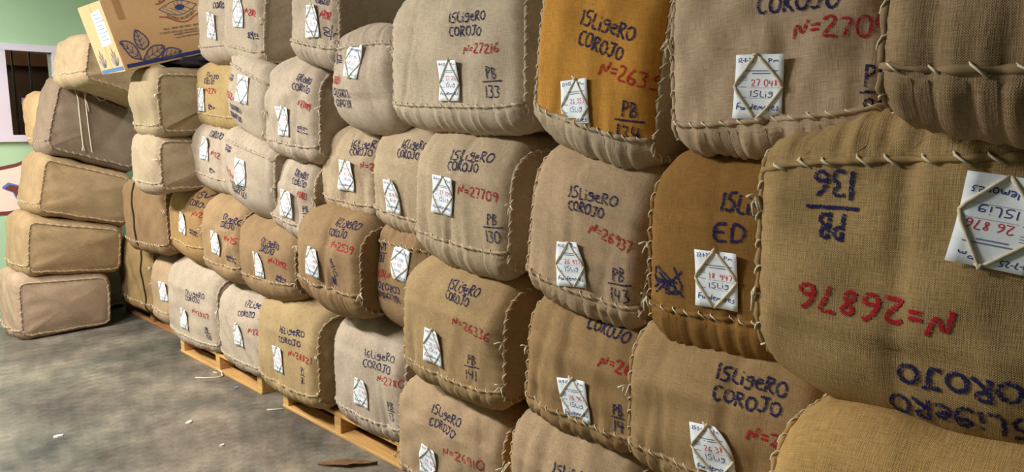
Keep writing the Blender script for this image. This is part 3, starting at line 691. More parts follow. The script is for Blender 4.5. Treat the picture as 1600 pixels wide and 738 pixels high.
T = {'g': lin(184, 167, 148), 't': lin(176, 150, 120), 'y': lin(174, 149, 110), 'b': lin(154, 126, 94), 'o': lin(204, 146, 62), 'd': lin(142, 114, 84)}
BALES = [
    dict(n='A1', at=(1.95, 5.5, 0.13), W=0.369, tz=(0.53, 0.53), bz=(0.0, 0.0), seam=0.13, text=[('15Viso', (0.178, 0.48), (0.394, 0.487), 0.032), ('COROJO', (0.158, 0.431), (0.364, 0.438), 0.028)], tag=((0.109, 0.288), 0)),
    dict(n='A2', at=(1.92, 4.903, 0.13), W=0.781, tz=(0.57, 0.55), bz=(0.0, 0.0), seam=0.06, text=[('17LigeRO', (0.011, 0.356), (0.282, 0.366), 0.0336), ('COROJO', (0.005, 0.32), (0.208, 0.324), 0.032), ('N=28117', (0.085, 0.242), (0.331, 0.24), 0.0336)], pb=('PB/100', (0.278, 0.136), 0.034, 0), tag=((-0.038, 0.179), 0)),
    dict(n='A3', at=(1.92, 4.18, 0.13), W=0.596, tz=(0.5, 0.5), bz=(0.0, 0.0), seam=0.06, text=[('17LigeRO', (0.096, 0.41), (0.31, 0.421), 0.0336), ('COROJO', (0.04, 0.349), (0.219, 0.363), 0.0336), ('N=22', (0.161, 0.267), (0.255, 0.267), 0.0336)], tag=((0.051, 0.233), 0)),
    dict(n='A4', at=(1.86, 3.526, 0.13), W=0.63, tz=(0.56, 0.55), bz=(0.0, 0.0), seam=0.09, text=[('16LigeRO', (-0.003, 0.385), (0.22, 0.393), 0.0336), ('COROJO', (-0.015, 0.333), (0.197, 0.34), 0.0336), ('N=26821', (0.081, 0.273), (0.292, 0.27), 0.0336)], pb=('PB/12', (0.21, 0.189), 0.0357, 0), tag=((-0.025, 0.228), 0)),
    dict(n='A5', at=(1.92, 2.857, 0.13), W=0.586, tz=(0.56, 0.53), bz=(0.0, 0.0), seam=0.088, text=[('16LigeRO', (0.02, 0.393), (0.245, 0.404), 0.0352), ('COROJO', (0.028, 0.35), (0.224, 0.351), 0.0352), ('N=2780', (0.123, 0.299), (0.293, 0.296), 0.0352)], pb=('PB/13', (0.217, 0.172), 0.0357, 0), tag=((0.005, 0.212), 0)),
    dict(n='A6', at=(1.8, 2.142, 0.1), W=0.64, tz=(0.47, 0.46), bz=(0.0, 0.0), seam=0.06, text=[('15LigeRO', (-0.073, 0.354), (0.113, 0.344), 0.0352), ('COROJO', (-0.074, 0.305), (0.094, 0.299), 0.0336), ('N=26910', (0.019, 0.211), (0.248, 0.215), 0.0368)], tag=((-0.074, 0.145), -8)),
    dict(n='A7', at=(1.719, 1.442, 0.13), W=0.526, tz=(0.53, 0.51), bz=(0.0, 0.0), seam=0.13, text=[('15LigeRO', (-0.036, 0.35), (0.129, 0.363), 0.0368)]),
    dict(n='B0', at=(1.893, 4.82, 0.7), W=0.52, tz=(0.53, 0.5), bz=(0.02, 0.0), seam=0.13, text=[('15Viso', (0.157, 0.446), (0.335, 0.431), 0.036), ('COROJO', (0.121, 0.403), (0.309, 0.381), 0.036), ('N=262', (0.168, 0.329), (0.31, 0.322), 0.0336)], pb=('88/PB', (0.172, 0.228), 0.034, 80), tag=((0.031, 0.276), -4)),
    dict(n='B1', at=(1.871, 4.275, 0.68), W=0.509, tz=(0.51, 0.48), bz=(0.0, 0.0), seam=0.098, text=[('17LigeRO', (0.075, 0.372), (0.261, 0.348), 0.036), ('COROJO', (0.053, 0.332), (0.218, 0.322), 0.036), ('N=258', (0.119, 0.255), (0.264, 0.238), 0.0336)], pb=('PB/54', (0.18, 0.149), 0.034, 80), tag=((-0.004, 0.226), -4)),
    dict(n='B2', at=(1.85, 3.685, 0.65), W=0.608, tz=(0.47, 0.41), bz=(0.0, 0.04), seam=0.106, text=[('17LigeRO', (0.011, 0.319), (0.196, 0.307), 0.036), ('COROJO', (0.0, 0.287), (0.153, 0.278), 0.0336), ('N=27192', (0.115, 0.235), (0.261, 0.218), 0.0336)], pb=('PB/12', (0.202, 0.155), 0.0306, 80), tag=((-0.015, 0.204), 3)),
    dict(n='B3', at=(1.784, 2.961, 0.72), W=0.536, tz=(0.5, 0.47), bz=(0.02, 0.0), seam=0.13, text=[('16LigeRO', (0.066, 0.428), (0.235, 0.421), 0.0336), ('COROJO', (0.041, 0.384), (0.188, 0.382), 0.0336), ('N=2539', (0.086, 0.336), (0.244, 0.32), 0.0336)], pb=('PB/15', (0.117, 0.246), 0.0323, 20), scr=((0.108, 0.188), 0.03), tag=((-0.051, 0.25), -4)),
    dict(n='B4', at=(1.893, 2.545, 0.66), W=0.37, tz=(0.51, 0.51), bz=(0.06, 0.0), seam=0.079, flip=1, text=[('16LigeRO', (0.032, 0.206), (-0.13, 0.217), 0.0336), ('COROJO', (0.043, 0.25), (-0.125, 0.256), 0.0336), ('N=26171', (-0.024, 0.308), (-0.13, 0.311), 0.0336)], pb=('PB/114', (-0.105, 0.386), 0.034, 180), tag=((0.051, 0.358), 172)),
    dict(n='B5', at=(1.741, 2.042, 0.58), W=0.573, tz=(0.52, 0.49), bz=(0.01, 0.0), seam=0.076, text=[('15LigeRO', (0.012, 0.426), (0.168, 0.41), 0.0336), ('COROJO', (0.008, 0.388), (0.137, 0.375), 0.0336), ('N=26336', (0.06, 0.303), (0.246, 0.269), 0.0336)], pb=('PB/141', (0.152, 0.154), 0.0357, 0), tag=((-0.052, 0.191), -3)),
    dict(n='B6', at=(1.719, 1.384, 0.62), W=0.489, tz=(0.47, 0.39), bz=(0.01, 0.0), seam=0.065, text=[('15LigeRO', (0.016, 0.406), (0.195, 0.388), 0.0352), ('COROJO', (0.014, 0.366), (0.165, 0.345), 0.0352), ('N=26967', (0.08, 0.267), (0.276, 0.247), 0.0352)], pb=('PB/14', (0.155, 0.118), 0.034, 0), tag=((-0.005, 0.135), 5)),
    dict(n='B7', at=(1.588, 0.862, 0.66), W=0.524, tz=(0.44, 0.44), bz=(0.0, 0.0), seam=0.077, text=[('15LigeRO', (0.012, 0.332), (0.186, 0.323), 0.0352), ('COROJO', (0.011, 0.282), (0.18, 0.278), 0.0352), ('N=26384', (0.104, 0.208), (0.292, 0.204), 0.0336)], tag=((0.022, 0.15), 10)),
    dict(n='C0', at=(1.92, 4.483, 1.17), W=0.687, tz=(0.45, 0.41), bz=(0.08, 0.0), seam=0.09, text=[('COROJO', (0.056, 0.362), (0.211, 0.341), 0.036), ('N=22', (0.103, 0.252), (0.205, 0.228), 0.0336)], pb=('PB/X', (0.117, 0.157), 0.0306, 80), tag=((0.028, 0.288), -5)),
    dict(n='C1', at=(1.817, 3.773, 1.09), W=0.557, tz=(0.51, 0.39), bz=(0.06, 0.0), seam=0.06, flip=1, text=[('17LigeRO', (0.036, 0.152), (-0.137, 0.184), 0.0336), ('COROJO', (0.025, 0.19), (-0.125, 0.216), 0.0336), ('N=27918', (-0.059, 0.244), (-0.219, 0.294), 0.0336)], pb=('PB/12', (-0.164, 0.382), 0.034, 260), tag=((-0.007, 0.261), 175)),
    dict(n='C2', at=(1.86, 3.393, 1.02), W=0.427, tz=(0.43, 0.43), bz=(0.06, 0.0), seam=0.067, text=[('17LigeRO', (0.075, 0.332), (0.173, 0.312), 0.0336), ('COROJO', (0.059, 0.29), (0.173, 0.275), 0.0336), ('N=27173', (0.116, 0.233), (0.173, 0.218), 0.0336)], pb=('PB/12', (0.163, 0.145), 0.0306, 0), tag=((0.025, 0.188), -5)),
    dict(n='C3', at=(1.904, 2.937, 1.17), W=0.454, tz=(0.43, 0.43), bz=(0.04, 0.0), seam=0.06, text=[('16LigeRO', (0.066, 0.327), (0.239, 0.322), 0.0336), ('COROJO', (0.059, 0.295), (0.204, 0.29), 0.0336), ('N=25316', (0.142, 0.234), (0.301, 0.224), 0.0336)], tag=((0.043, 0.2), -5)),
    dict(n='C4', at=(1.871, 2.476, 1.13), W=0.431, tz=(0.48, 0.48), bz=(0.05, 0.0), seam=0.067, text=[('16LigeRO', (0.018, 0.376), (0.164, 0.367), 0.0352), ('COROJO', (-0.0, 0.339), (0.13, 0.33), 0.0352)], tag=((-0.029, 0.172), -2)),
    dict(n='C5', at=(1.741, 1.979, 1.06), W=0.507, tz=(0.54, 0.5), bz=(0.04, 0.0), seam=0.099, text=[('15LigeRO', (-0.02, 0.416), (0.18, 0.412), 0.0336), ('COROJO', (-0.024, 0.381), (0.123, 0.376), 0.0336), ('N=27709', (0.036, 0.3), (0.213, 0.279), 0.0352)], pb=('PB/130', (0.192, 0.189), 0.0391, 0), tag=((-0.04, 0.29), -4)),
    dict(n='C6', at=(1.697, 1.371, 1.0), W=0.456, tz=(0.58, 0.5), bz=(0.07, 0.0), seam=0.07, text=[('15LigeRO', (-0.037, 0.39), (0.142, 0.369), 0.0336), ('COROJO', (-0.031, 0.354), (0.1, 0.333), 0.032), ('N=26937', (0.045, 0.29), (0.188, 0.242), 0.0352)], pb=('PB/143', (0.148, 0.144), 0.0391, 0), tag=((-0.021, 0.187), 4)),
    dict(n='C7', at=(1.588, 0.866, 1.03), W=0.411, tz=(0.51, 0.51), bz=(0.0, 0.02), seam=0.103, text=[('15Lig', (0.01, 0.371), (0.111, 0.364), 0.0414), ('ED', (0.002, 0.298), (0.091, 0.303), 0.045)], scr=((-0.123, 0.178), 0.055), tag=((0.018, 0.208), 0)),
    dict(n='C8', at=(1.306, 0.329, 1.07), W=0.619, tz=(0.515, 0.56), bz=(0.02, 0.0), seam=0.06, flip=1, text=[('15LigeRO', (0.169, 0.092), (-0.061, 0.077), 0.0392), ('COROJO', (0.171, 0.152), (-0.045, 0.139), 0.0372), ('N=26876', (0.044, 0.246), (-0.209, 0.256), 0.0451)], pb=('PB/136', (-0.163, 0.395), 0.0467, 180), tag=((0.089, 0.387), 172)),
    dict(n='D0', at=(1.942, 4.393, 1.56), W=0.666, tz=(0.43, 0.41), bz=(0.06, 0.0), seam=0.069, text=[('Elviso', (-0.07, 0.322), (0.102, 0.303), 0.0336), ('COROJO', (-0.103, 0.285), (0.055, 0.272), 0.0336), ('N=274', (-0.065, 0.231), (0.09, 0.215), 0.032)], pb=('PB/4', (0.029, 0.142), 0.0306, 80), tag=((-0.116, 0.19), -4)),
    dict(n='D1', at=(1.806, 3.724, 1.48), W=0.441, tz=(0.52, 0.38), bz=(0.1, 0.0), seam=0.06, flip=1, text=[('17LigeRO', (-0.028, 0.157), (-0.143, 0.198), 0.032), ('COROJO', (-0.008, 0.203), (-0.123, 0.239), 0.032), ('N=27516', (-0.037, 0.267), (-0.166, 0.308), 0.0336)], pb=('PB/12', (-0.119, 0.368), 0.0323, 260), tag=((0.046, 0.3), 170)),
    dict(n='D2', at=(1.828, 3.312, 1.42), W=0.518, tz=(0.51, 0.48), bz=(0.05, 0.0), seam=0.065, text=[('17LigeRO', (0.119, 0.386), (0.219, 0.359), 0.0336), ('COROJO', (0.092, 0.346), (0.219, 0.318), 0.0336), ('N=27884', (0.127, 0.27), (0.219, 0.241), 0.0336)], pb=('PB/19', (0.159, 0.156), 0.0323, 80), tag=((0.001, 0.196), -5)),
    dict(n='D3', at=(1.806, 2.664, 1.56), W=0.458, tz=(0.42, 0.43), bz=(0.02, 0.0), seam=0.06, flip=1, text=[('16LigeRO', (-0.034, 0.14), (-0.174, 0.152), 0.0336), ('COROJO', (-0.031, 0.185), (-0.174, 0.199), 0.0336), ('N=27241', (-0.105, 0.247), (-0.174, 0.248), 0.0336)], pb=('PB/08', (-0.16, 0.323), 0.0357, 260), tag=((-0.001, 0.303), 172)),
    dict(n='D4', at=(1.741, 2.012, 1.57), W=0.706, tz=(0.55, 0.57), bz=(0.03, 0.0), seam=0.08, text=[('15LigeRO', (0.034, 0.374), (0.203, 0.371), 0.0336), ('COROJO', (0.033, 0.331), (0.185, 0.321), 0.0336), ('N=27216', (0.102, 0.266), (0.266, 0.262), 0.032)], pb=('PB/133', (0.23, 0.167), 0.0391, 0), tag=((0.027, 0.181), 0)),
    dict(n='D5', at=(1.676, 1.329, 1.46), W=0.46, tz=(0.64, 0.62), bz=(0.13, 0.0), seam=0.075, text=[('15LigeRO', (-0.026, 0.419), (0.162, 0.354), 0.0414), ('COROJO', (-0.03, 0.366), (0.122, 0.306), 0.0414), ('N=26353', (0.045, 0.276), (0.258, 0.217), 0.0414)], pb=('PB/134', (0.143, 0.145), 0.0425, -8), tag=((-0.036, 0.198), 0)),
    dict(n='D6', at=(1.567, 0.754, 1.53), W=0.508, tz=(0.49, 0.51), bz=(0.0, 0.04), seam=0.06, text=[('COROJO', (-0.019, 0.306), (0.158, 0.3), 0.0414), ('N=27048', (0.063, 0.249), (0.279, 0.238), 0.0396)], pb=('PB/90', (0.231, 0.129), 0.0425, 0), tag=((-0.007, 0.151), 0)),
    dict(n='D7', at=(1.153, 0.137, 1.575), W=0.507, tz=(0.485, 0.485), bz=(0.02, 0.0), seam=0.083),
    dict(n='E0', at=(1.893, 4.219, 1.97), W=0.459, tz=(0.48, 0.45), bz=(0.01, 0.0), seam=0.069, text=[('COROJO', (0.08, 0.27), (0.214, 0.256), 0.0336)], tag=((0.035, 0.177), -10)),
    dict(n='E1', at=(1.828, 3.754, 1.88), W=0.423, tz=(0.54, 0.48), bz=(0.09, 0.0), seam=0.07, text=[('N=282', (0.091, 0.277), (0.172, 0.253), 0.032)], pb=('PB/12', (0.14, 0.166), 0.0306, 80), tag=((0.028, 0.284), -5)),
    dict(n='E2', at=(1.784, 2.985, 1.83), W=0.394, tz=(0.55, 0.51), bz=(0.08, 0.0), seam=0.082, text=[('COROJO', (0.073, 0.29), (0.157, 0.269), 0.0336), ('N=27482', (0.1, 0.228), (0.157, 0.211), 0.0336)], pb=('00/131', (0.156, 0.156), 0.0357, 70), tag=((0.037, 0.218), -5)),
    dict(n='F1', at=(1.686, 4.83, 1.53), W=0.428, tz=(0.41, 0.41), bz=(0.02, 0.0), seam=0.06),
    dict(n='F2', at=(1.686, 4.88, 1.18), W=0.453, tz=(0.38, 0.36), bz=(0.02, 0.0), seam=0.06),
    dict(n='F3', at=(1.871, 5.52, 0.7), W=0.8, tz=(0.5, 0.5), bz=(0.0, 0.02), seam=0.06),
    dict(n='F4', at=(2.02, 6.24, 0.13), W=0.76, tz=(0.57, 0.57), bz=(0.0, 0.0), seam=0.075),
]
# name: (what singles it out, tone, extra)
INFO = {
 'A1': ('burlap bale marked 15 Viso at the far end of the bottom row, half hidden', 't', dict(knots=('tl', 'tr'))),
 'A2': ('pale burlap bale marked 17 Ligero N=28117 in the bottom row', 'g', dict(knots=('tr',))),
 'A3': ('pale burlap bale marked 17 Ligero in the bottom row, right of N=28117', 'g', dict(knots=('tr',))),
 'A4': ('yellowish burlap bale marked 16 Ligero N=26821 at a pallet end', 'y', dict(knots=('tr', 'br'))),
 'A5': ('pale burlap bale marked 16 Ligero N=2780, beside N=26821 on the nearest pallet', 'g', dict(knots=())),
 'A6': ('burlap bale marked 15 Ligero N=26910 at the bottom edge of the picture', 't', dict(knots=('tr', 'bl'))),
 'A7': ('burlap bale cut by the bottom edge, beneath the bale N=26967', 't', dict(knots=('tl',), side_tone='o')),
 'B0': ('brownish yellow burlap bale marked 15 Viso N=262, second row from the floor', lin(170, 136, 92), {}),
 'B1': ('tan burlap bale marked 17 Ligero N=258 beside the 15 Viso bale', lin(166, 137, 103), dict(knots=('tl',))),
 'B2': ('dark tan burlap bale marked 17 Ligero N=27192 in the second row', 'b', dict(knots=('br',))),
 'B3': ('brown burlap bale marked 16 Ligero N=2539 with a blue scribble', 'b', dict(knots=('tl', 'br'))),
 'B4': ('brown burlap bale lying upside down, marked N=26171', 'b', dict(knots=('br',))),
 'B5': ('tan burlap bale marked 15 Ligero N=26336 PB 141', lin(170, 143, 105), dict(knots=('tr', 'br'))),
 'B6': ('brown burlap bale marked 15 Ligero N=26, tag 26967 on a dangling cord', lin(160, 130, 92), dict(knots=('tl', 'br'))),
 'B7': ('burlap bale with tilted tag 26384 at the bottom right', lin(164, 135, 97), dict(knots=('tl',))),
 'C0': ('pale burlap bale marked Corojo, far end of the third row', 'g', {}),
 'C1': ('pale burlap bale lying upside down in the third row, marked N=27918', 'g', dict(knots=('br',))),
 'C2': ('pale burlap bale marked 17 Ligero N=27173 in the third row', 'g', {}),
 'C3': ('pale burlap bale marked 16 Ligero left of another 16 Ligero bale', lin(184, 163, 136), {}),
 'C4': ('pale burlap bale marked 16 Lig, half hidden by the bale N=27709', lin(184, 163, 136), {}),
 'C5': ('pale burlap bale marked 15 Ligero N=27709 PB 130', lin(184, 163, 136), dict(knots=('tr',))),
 'C6': ('burlap bale marked 15 Ligero N=26937 PB 143', lin(180, 154, 125), {}),
 'C7': ('golden brown burlap bale with tag 18947 and black scribble', lin(142, 105, 58), dict(knots=('bl',))),
 'C8': ('large near burlap bale upside down, marked N=26876 PB 136', lin(168, 140, 98), dict(knots=('tl', 'bl'), stitch=.055)),
 'D0': ('small yellowish burlap bale marked Corojo N=274 under the top row', lin(178, 152, 106), {}),
 'D1': ('pale burlap bale lying upside down in the fourth row, marked N=27516', 'g', dict(knots=('br',))),
 'D2': ('pale burlap bale marked 17 Ligero N=27884', 'g', dict(knots=('bl', 'tr'))),
 'D3': ('pale burlap bale upside down, tag near its stitched top edge, marked 16 Ligero', 'g', dict(knots=('tr',))),
 'D4': ('wide grey burlap bale marked 15 Ligero N=27216 PB 133', lin(192, 175, 153), dict(knots=('tl',))),
 'D5': ('burlap bale with a golden ochre front marked N=26353 PB 134', lin(184, 166, 140), dict(front_tone=lin(192, 138, 64), knots=('tr',))),
 'D6': ('burlap bale with tag 27048 tied by thick cord', lin(184, 160, 134), dict(knots=('tl',))),
 'D7': ('burlap bale at the top right corner overhanging the bale N=26876', lin(156, 132, 102), dict(stitch=.06)),
 'E0': ('pale burlap bale beside the cardboard box on the top row', 'g', {}),
 'E1': ('pale burlap bale marked N=282 on the top row, dark side showing', 'g', dict(knots=('tr',))),
 'E2': ('pale burlap bale marked N=27482 on the top row', 'g', dict(knots=('tr', 'br'))),
 'F1': ('yellowish burlap bale with vertical side seam under the cardboard box', lin(164, 146, 116), dict(rft=.07)),
 'F2': ('grey burlap bale with vertical side seam, third row in the far corner', lin(176, 156, 130), dict(rft=.07)),
 'F3': ('brown burlap bale with dark strap, second row in the far corner', 'd', dict(rft=.06)),
 'F4': ('yellow brown burlap bale with dark strap on the old pallet', lin(152, 126, 86), dict(rft=.06)),
}
for b in BALES:
    lab, tone, ex = INFO[b['n']]; ex = dict(ex)
    if isinstance(tone, str): tone = T[tone]
    ex.pop('side_tone', None)
    if b['n'] == 'C8': b['pen'] = .0105; b['cordr'] = .0024
    if b['n'] in ('C7',): b['pen'] = .009; b['num'] = '18947'
    if b['n'] in ('B6',): b['num'] = '26967'
    if b['n'] in ('D6', 'D5', 'B7', 'B6'): b['pen'] = .008
    q = 1.0 if b['at'][1] < 3.4 else 1.35
    if q > 1: b['cordr'] = .0015; b.setdefault('pen', .0085)
    if b['at'][1] < 1.2: b['tagcord'] = .0032
    root, Vw, Nw, capw = bale(b, lab, tone, q=q, **ex)
    if b['n'] == 'A7':
        for ch in root.children:
            if ch.name.startswith('side_panel'): ch.color = T['o']
    if b['n'] in ('F3', 'F4'):
        u = -(6.003 - b['at'][1]) if b['n'] == 'F4' else -(5.623 - b['at'][1])
        j = int(np.argmin(abs(Vw[:, 0, 0] - u))); g = Geo(); P = Vw[j] + Nw[j]*.003
        g.tube(np.r_[P, P[:1]], .0075, 6); g.build('strap', M_STRAP, root)

# bales that carry the near column, below the picture's edge
for n_, at, W_, H_, lab, tone in (
    ('B9', (1.23, .27, .62), .58, .47, 'golden burlap bale at the bottom right corner under the bale N=26876', lin(188, 152, 98)),
    ('A9', (1.25, .28, .0), .6, .62, 'burlap bale standing on the floor beneath the bottom right corner', T['t']),
    ('A8', (1.66, .84, .0), .56, .66, 'burlap bale on the floor beneath the bale with tag 26384', T['t'])):
    bale(dict(n=n_, at=at, W=W_, tz=(H_, H_), bz=(0, 0), seam=.1), lab, tone, q=1.3, knots=(), rft=.18)

# leaning stack against the green wall: stitched side panels face the aisle's end
for n_, at, W_, D_, tz, bz, lab, tone, kn in (
    ('G1', (1.22, 6.6, 0), .58, .63, (.49, .45), (0, 0), 'burlap bale on the floor, lowest of the leaning stack by the wall', lin(172, 148, 124), ()),
    ('G2', (1.30, 6.6, .42), .58, .66, (.52, .38), (.06, .0), 'burlap bale second from the floor in the leaning stack', lin(166, 140, 106), ()),
    ('G3', (1.40, 6.6, .78), .58, .66, (.62, .42), (.16, .0), 'burlap bale third from the floor in the leaning stack', lin(170, 142, 108), ('bl',)),
    ('G4', (1.50, 6.49, 1.22), .36, .66, (.74, .49), (.18, .0), 'dark grey burlap bale with a white cord bow, fourth in the leaning stack', lin(146, 126, 108), ())):
    root, Vw, Nw, capw = bale(dict(n=n_, at=at, W=W_, tz=tz, bz=bz, seam=.07, cordr=.0015), lab, tone, D=D_, rft=.06, q=1.2, side=True, stitch=.055, group='bales of the leaning stack', knots=kn)
    if n_ == 'G4':
        cap = capw[1]; bv = BVHTree.FromPolygons([Vector(p) for p in cap], [(i, (i+1) % Vw.shape[1], (i+1) % Vw.shape[1] + Vw.shape[1]*5, i + Vw.shape[1]*5) for i in range(Vw.shape[1])])
        g = Geo()
        def on_cap(x, z):                        # world x,z -> just in front of the end panel, local axes (a, depth, z)
            return (W_/2 + .034, x - 1.50, z - 1.22)
        for pl in ([(1.70, 1.90), (1.727, 1.80), (1.728, 1.69), (1.731, 1.54), (1.734, 1.437), (1.742, 1.41), (1.725, 1.405), (1.73, 1.43)],
                   [(1.72, 1.90), (1.774, 1.842), (1.779, 1.70), (1.784, 1.55), (1.79, 1.40), (1.80, 1.385)],
                   [(1.72, 1.90), (1.76, 1.885), (1.814, 1.868), (1.87, 1.852), (1.918, 1.84), (1.912, 1.79), (1.88, 1.785), (1.83, 1.83), (1.79, 1.85), (1.775, 1.80), (1.79, 1.74), (1.795, 1.70)]):
            g.tube([on_cap(*p) for p in pl], .0045, 6)
        g.build('cord_bow', M_CORD, root)
bale(dict(n='G5', at=(1.60, 6.0, 1.80), W=.74, tz=(.42, .32), bz=(.10, -.07), seam=.06), 'pale brown burlap bale leaning behind the cardboard box, top of the stack', lin(186, 162, 130), D=.56, rft=.06, q=1.3, side=True, group='bales of the leaning stack', knots=())
for i, (z, tone, lab) in enumerate(((1.43, lin(206, 172, 128), 'orange tinted burlap bale in front of the window, behind the leaning stack'),
                                    (1.0, lin(214, 200, 178), 'whitish burlap bale just under the orange tinted one by the wall'),
                                    (.5, T['g'], 'burlap bale hidden behind the leaning stack, middle one'), (0.0, T['g'], 'burlap bale hidden behind the leaning stack, on the floor'))):
    bale(dict(n='H%d' % i, at=(1.58 if i == 0 else 1.62, 6.98 if i == 0 else 7.09, z), W=.5 if i == 0 else .34, tz=(.42 + .08*(i > 1),)*2, bz=(0, 0), seam=.06), lab, tone, D=.55, rft=.09, q=1.6, group='bales of the leaning stack', knots=())

# ---------------------------------------------------------------- cardboard box on the bales
bx = empty('cardboard_box', (1.578, 4.75, 1.912)); bx.rotation_euler = (0, math.radians(-16), 0)
tag_props(bx, 'printed cardboard box with blue leaves tilted on top of the bales', 'box')
M_CARD = plain('cardboard', lin(190, 150, 108), .8, .15, .06, 40)
M_CARDL = plain('cardboard_flap', lin(206, 172, 130), .8, .15, .05, 40)
M_NAVY = plain('print_navy', lin(38, 52, 102), .7); M_NAVY2 = plain('print_navy_soft', lin(70, 66, 100), .7); M_PRED = plain('print_red', lin(150, 62, 58), .7)
M_TAPE = plain('brown_tape', lin(160, 118, 76), .35, .4); M_INKB = plain('print_black', lin(58, 54, 60), .7); M_LEAF = plain('print_leaf', lin(168, 136, 104), .8)
BL, BD, BH = .74, .42, .412
g = Geo(); g.box((0, 0, 0), (BL, BD, BH)); o = g.build('box_body', M_CARD, bx, smooth=False)
bvm = o.modifiers.new('b', 'BEVEL'); bvm.width = .004; bvm.segments = 2
g = Geo(); g.box((-.004, .003, .003), (-.0005, .2, BH-.003)); g.box((-.004, .206, .003), (-.0005, BD-.003, BH-.003))
g.build('end_flaps', M_CARDL, bx, smooth=False)
def fpoly(g, pts, e=.001, mi=0): g.add([(x, -e, z) for x, z in pts], [tuple(range(len(pts)))], mi)
def fline(g, pts, w, e=.0016, mi=0):
    P = resample(pts, .006) if len(pts) > 2 else np.array(pts, float)
    Tn = np.gradient(P, axis=0); Tn /= np.linalg.norm(Tn, axis=1)[:, None] + 1e-9; S_ = np.c_[-Tn[:, 1], Tn[:, 0]]*w/2
    vv = [(p[0]+s*d[0], -e, p[1]+s*d[1]) for p, d in zip(P, S_) for s in (1, -1)]
    g.add(vv, [(2*i, 2*i+1, 2*i+3, 2*i+2) for i in range(len(P)-1)], mi)
g = Geo(); fpoly(g, [(.014, .016), (BL-.01, .004), (BL-.01, .026), (.014, .038)]); g.build('blue_stripe', M_NAVY, bx, smooth=False)
g = Geo(); fpoly(g, [(.062, .287), (.101, .287), (.1, .411), (.06, .411)], .0012); g.build('packing_tape', M_TAPE, bx, smooth=False)
LEAVES = [[(.108,.046),(.055,.069),(.032,.133),(.018,.174),(.07,.165),(.102,.125)], [(.133,.099),(.108,.124),(.105,.171),(.132,.225),(.179,.169),(.182,.122)],
          [(.114,.039),(.157,.033),(.224,.045),(.271,.097),(.213,.112),(.167,.098)], [(.228,.037),(.251,.022),(.317,.025),(.361,.047),(.307,.079),(.264,.078)]]
for lf in LEAVES:
    g = Geo(); fpoly(g, lf[::-1] if False else lf, .0008, 1); fline(g, lf + lf[:1], .008, .0014, 0)
    root_, tip = np.array(lf[0]), np.array(lf[3]); fline(g, [root_, (root_*.5+tip*.5), tip], .0035, .0016, 0)
    for t in (.2, .4, .6, .8):
        c0 = root_ + (tip-root_)*t; nrm = np.array([-(tip-root_)[1], (tip-root_)[0]])
        for s in (.22, -.22): fline(g, [c0, c0 + nrm*s*(1.15-t) + (tip-root_)*.14], .0036, .0016, 0)
    g.build('printed_leaf', [M_NAVY2, M_LEAF], bx, smooth=False)
# eye shaped emblem with red swooshes
g = Geo()
up_ = [(.306,.304),(.335,.318),(.37,.328),(.41,.338),(.443,.338),(.48,.328),(.51,.312),(.543,.297)]; dn_ = [(.306,.304),(.33,.288),(.36,.268),(.406,.254),(.44,.254),(.48,.265),(.515,.28),(.543,.297)]
fline(g, up_, .004); fline(g, dn_, .004)
for p, q_ in (((.345,.30),(.40,.262)), ((.37,.305),(.44,.258)), ((.40,.30),(.47,.264)), ((.46,.30),(.50,.274)), ((.33,.305),(.36,.318)), ((.47,.305),(.50,.312)), ((.41,.312),(.405,.33)), ((.43,.314),(.43,.334)), ((.45,.312),(.457,.33))):
    fline(g, [p, q_], .0026)
g.build('emblem_outline', M_NAVY2, bx, smooth=False)
g = Geo(); fpoly(g, [(.433 + .03*math.cos(t*math.pi/8), .298 + .017*math.sin(t*math.pi/8)) for t in range(16)][::-1], .0018); g.build('emblem_iris', M_NAVY, bx, smooth=False)
g = Geo(); fline(g, [(.295,.337),(.329,.337),(.36,.352),(.395,.378),(.43,.392),(.47,.385),(.51,.36),(.55,.35)], .007); fline(g, [(.293,.263),(.335,.255),(.376,.229),(.419,.209),(.463,.21),(.51,.236),(.566,.248)], .007)
g.build('red_swoosh', M_PRED, bx, smooth=False)

def text_mesh(s):
    cu = bpy.data.curves.new('t', 'FONT'); cu.body = s; cu.size = 1.0
    to = bpy.data.objects.new('t', cu); COL.objects.link(to)
    dg = bpy.context.evaluated_depsgraph_get(); me = to.evaluated_get(dg).to_mesh()
    v = np.array([q.co[:2] for q in me.vertices]); f = [tuple(p.vertices) for p in me.polygons]
    to.evaluated_get(dg).to_mesh_clear(); bpy.data.objects.remove(to); bpy.data.curves.remove(cu)
    return v, f
def print_line(name, s, path, h, mat, parent, bold=1.0):
    v, f = text_mesh(s); Wt = v[:, 0].max(); P = np.array(path, float)
    if len(P) == 2: P = np.array([P[0] + (P[1]-P[0])*t for t in np.linspace(0, 1, 12)])
    else:
        tt = np.linspace(0, 1, len(P)); t2 = np.linspace(0, 1, 40)
        co = [np.polyfit(tt, P[:, k], min(3, len(P)-1)) for k in (0, 1)]; P = np.c_[np.polyval(co[0], t2), np.polyval(co[1], t2)]
    d = np.r_[0, np.cumsum(np.linalg.norm(np.diff(P, axis=0), axis=1))]; Tn = np.gradient(P, axis=0); Tn /= np.linalg.norm(Tn, axis=1)[:, None]
    x = v[:, 0]/Wt*d[-1]; c = np.c_[np.interp(x, d, P[:, 0]), np.interp(x, d, P[:, 1])]; t = np.c_[np.interp(x, d, Tn[:, 0]), np.interp(x, d, Tn[:, 1])]
    c = c + np.c_[-t[:, 1], t[:, 0]]*(v[:, 1]/.7*h)[:, None]
    return mesh_obj(name, [(a, -.0017, b_) for a, b_ in c], f, mat, parent, smooth=False)
print_line('printed_line', 'FLOR DE LOS REYES', [(.325,.335),(.37,.352),(.437,.362),(.49,.352),(.54,.325)], .02, M_INKB, bx)
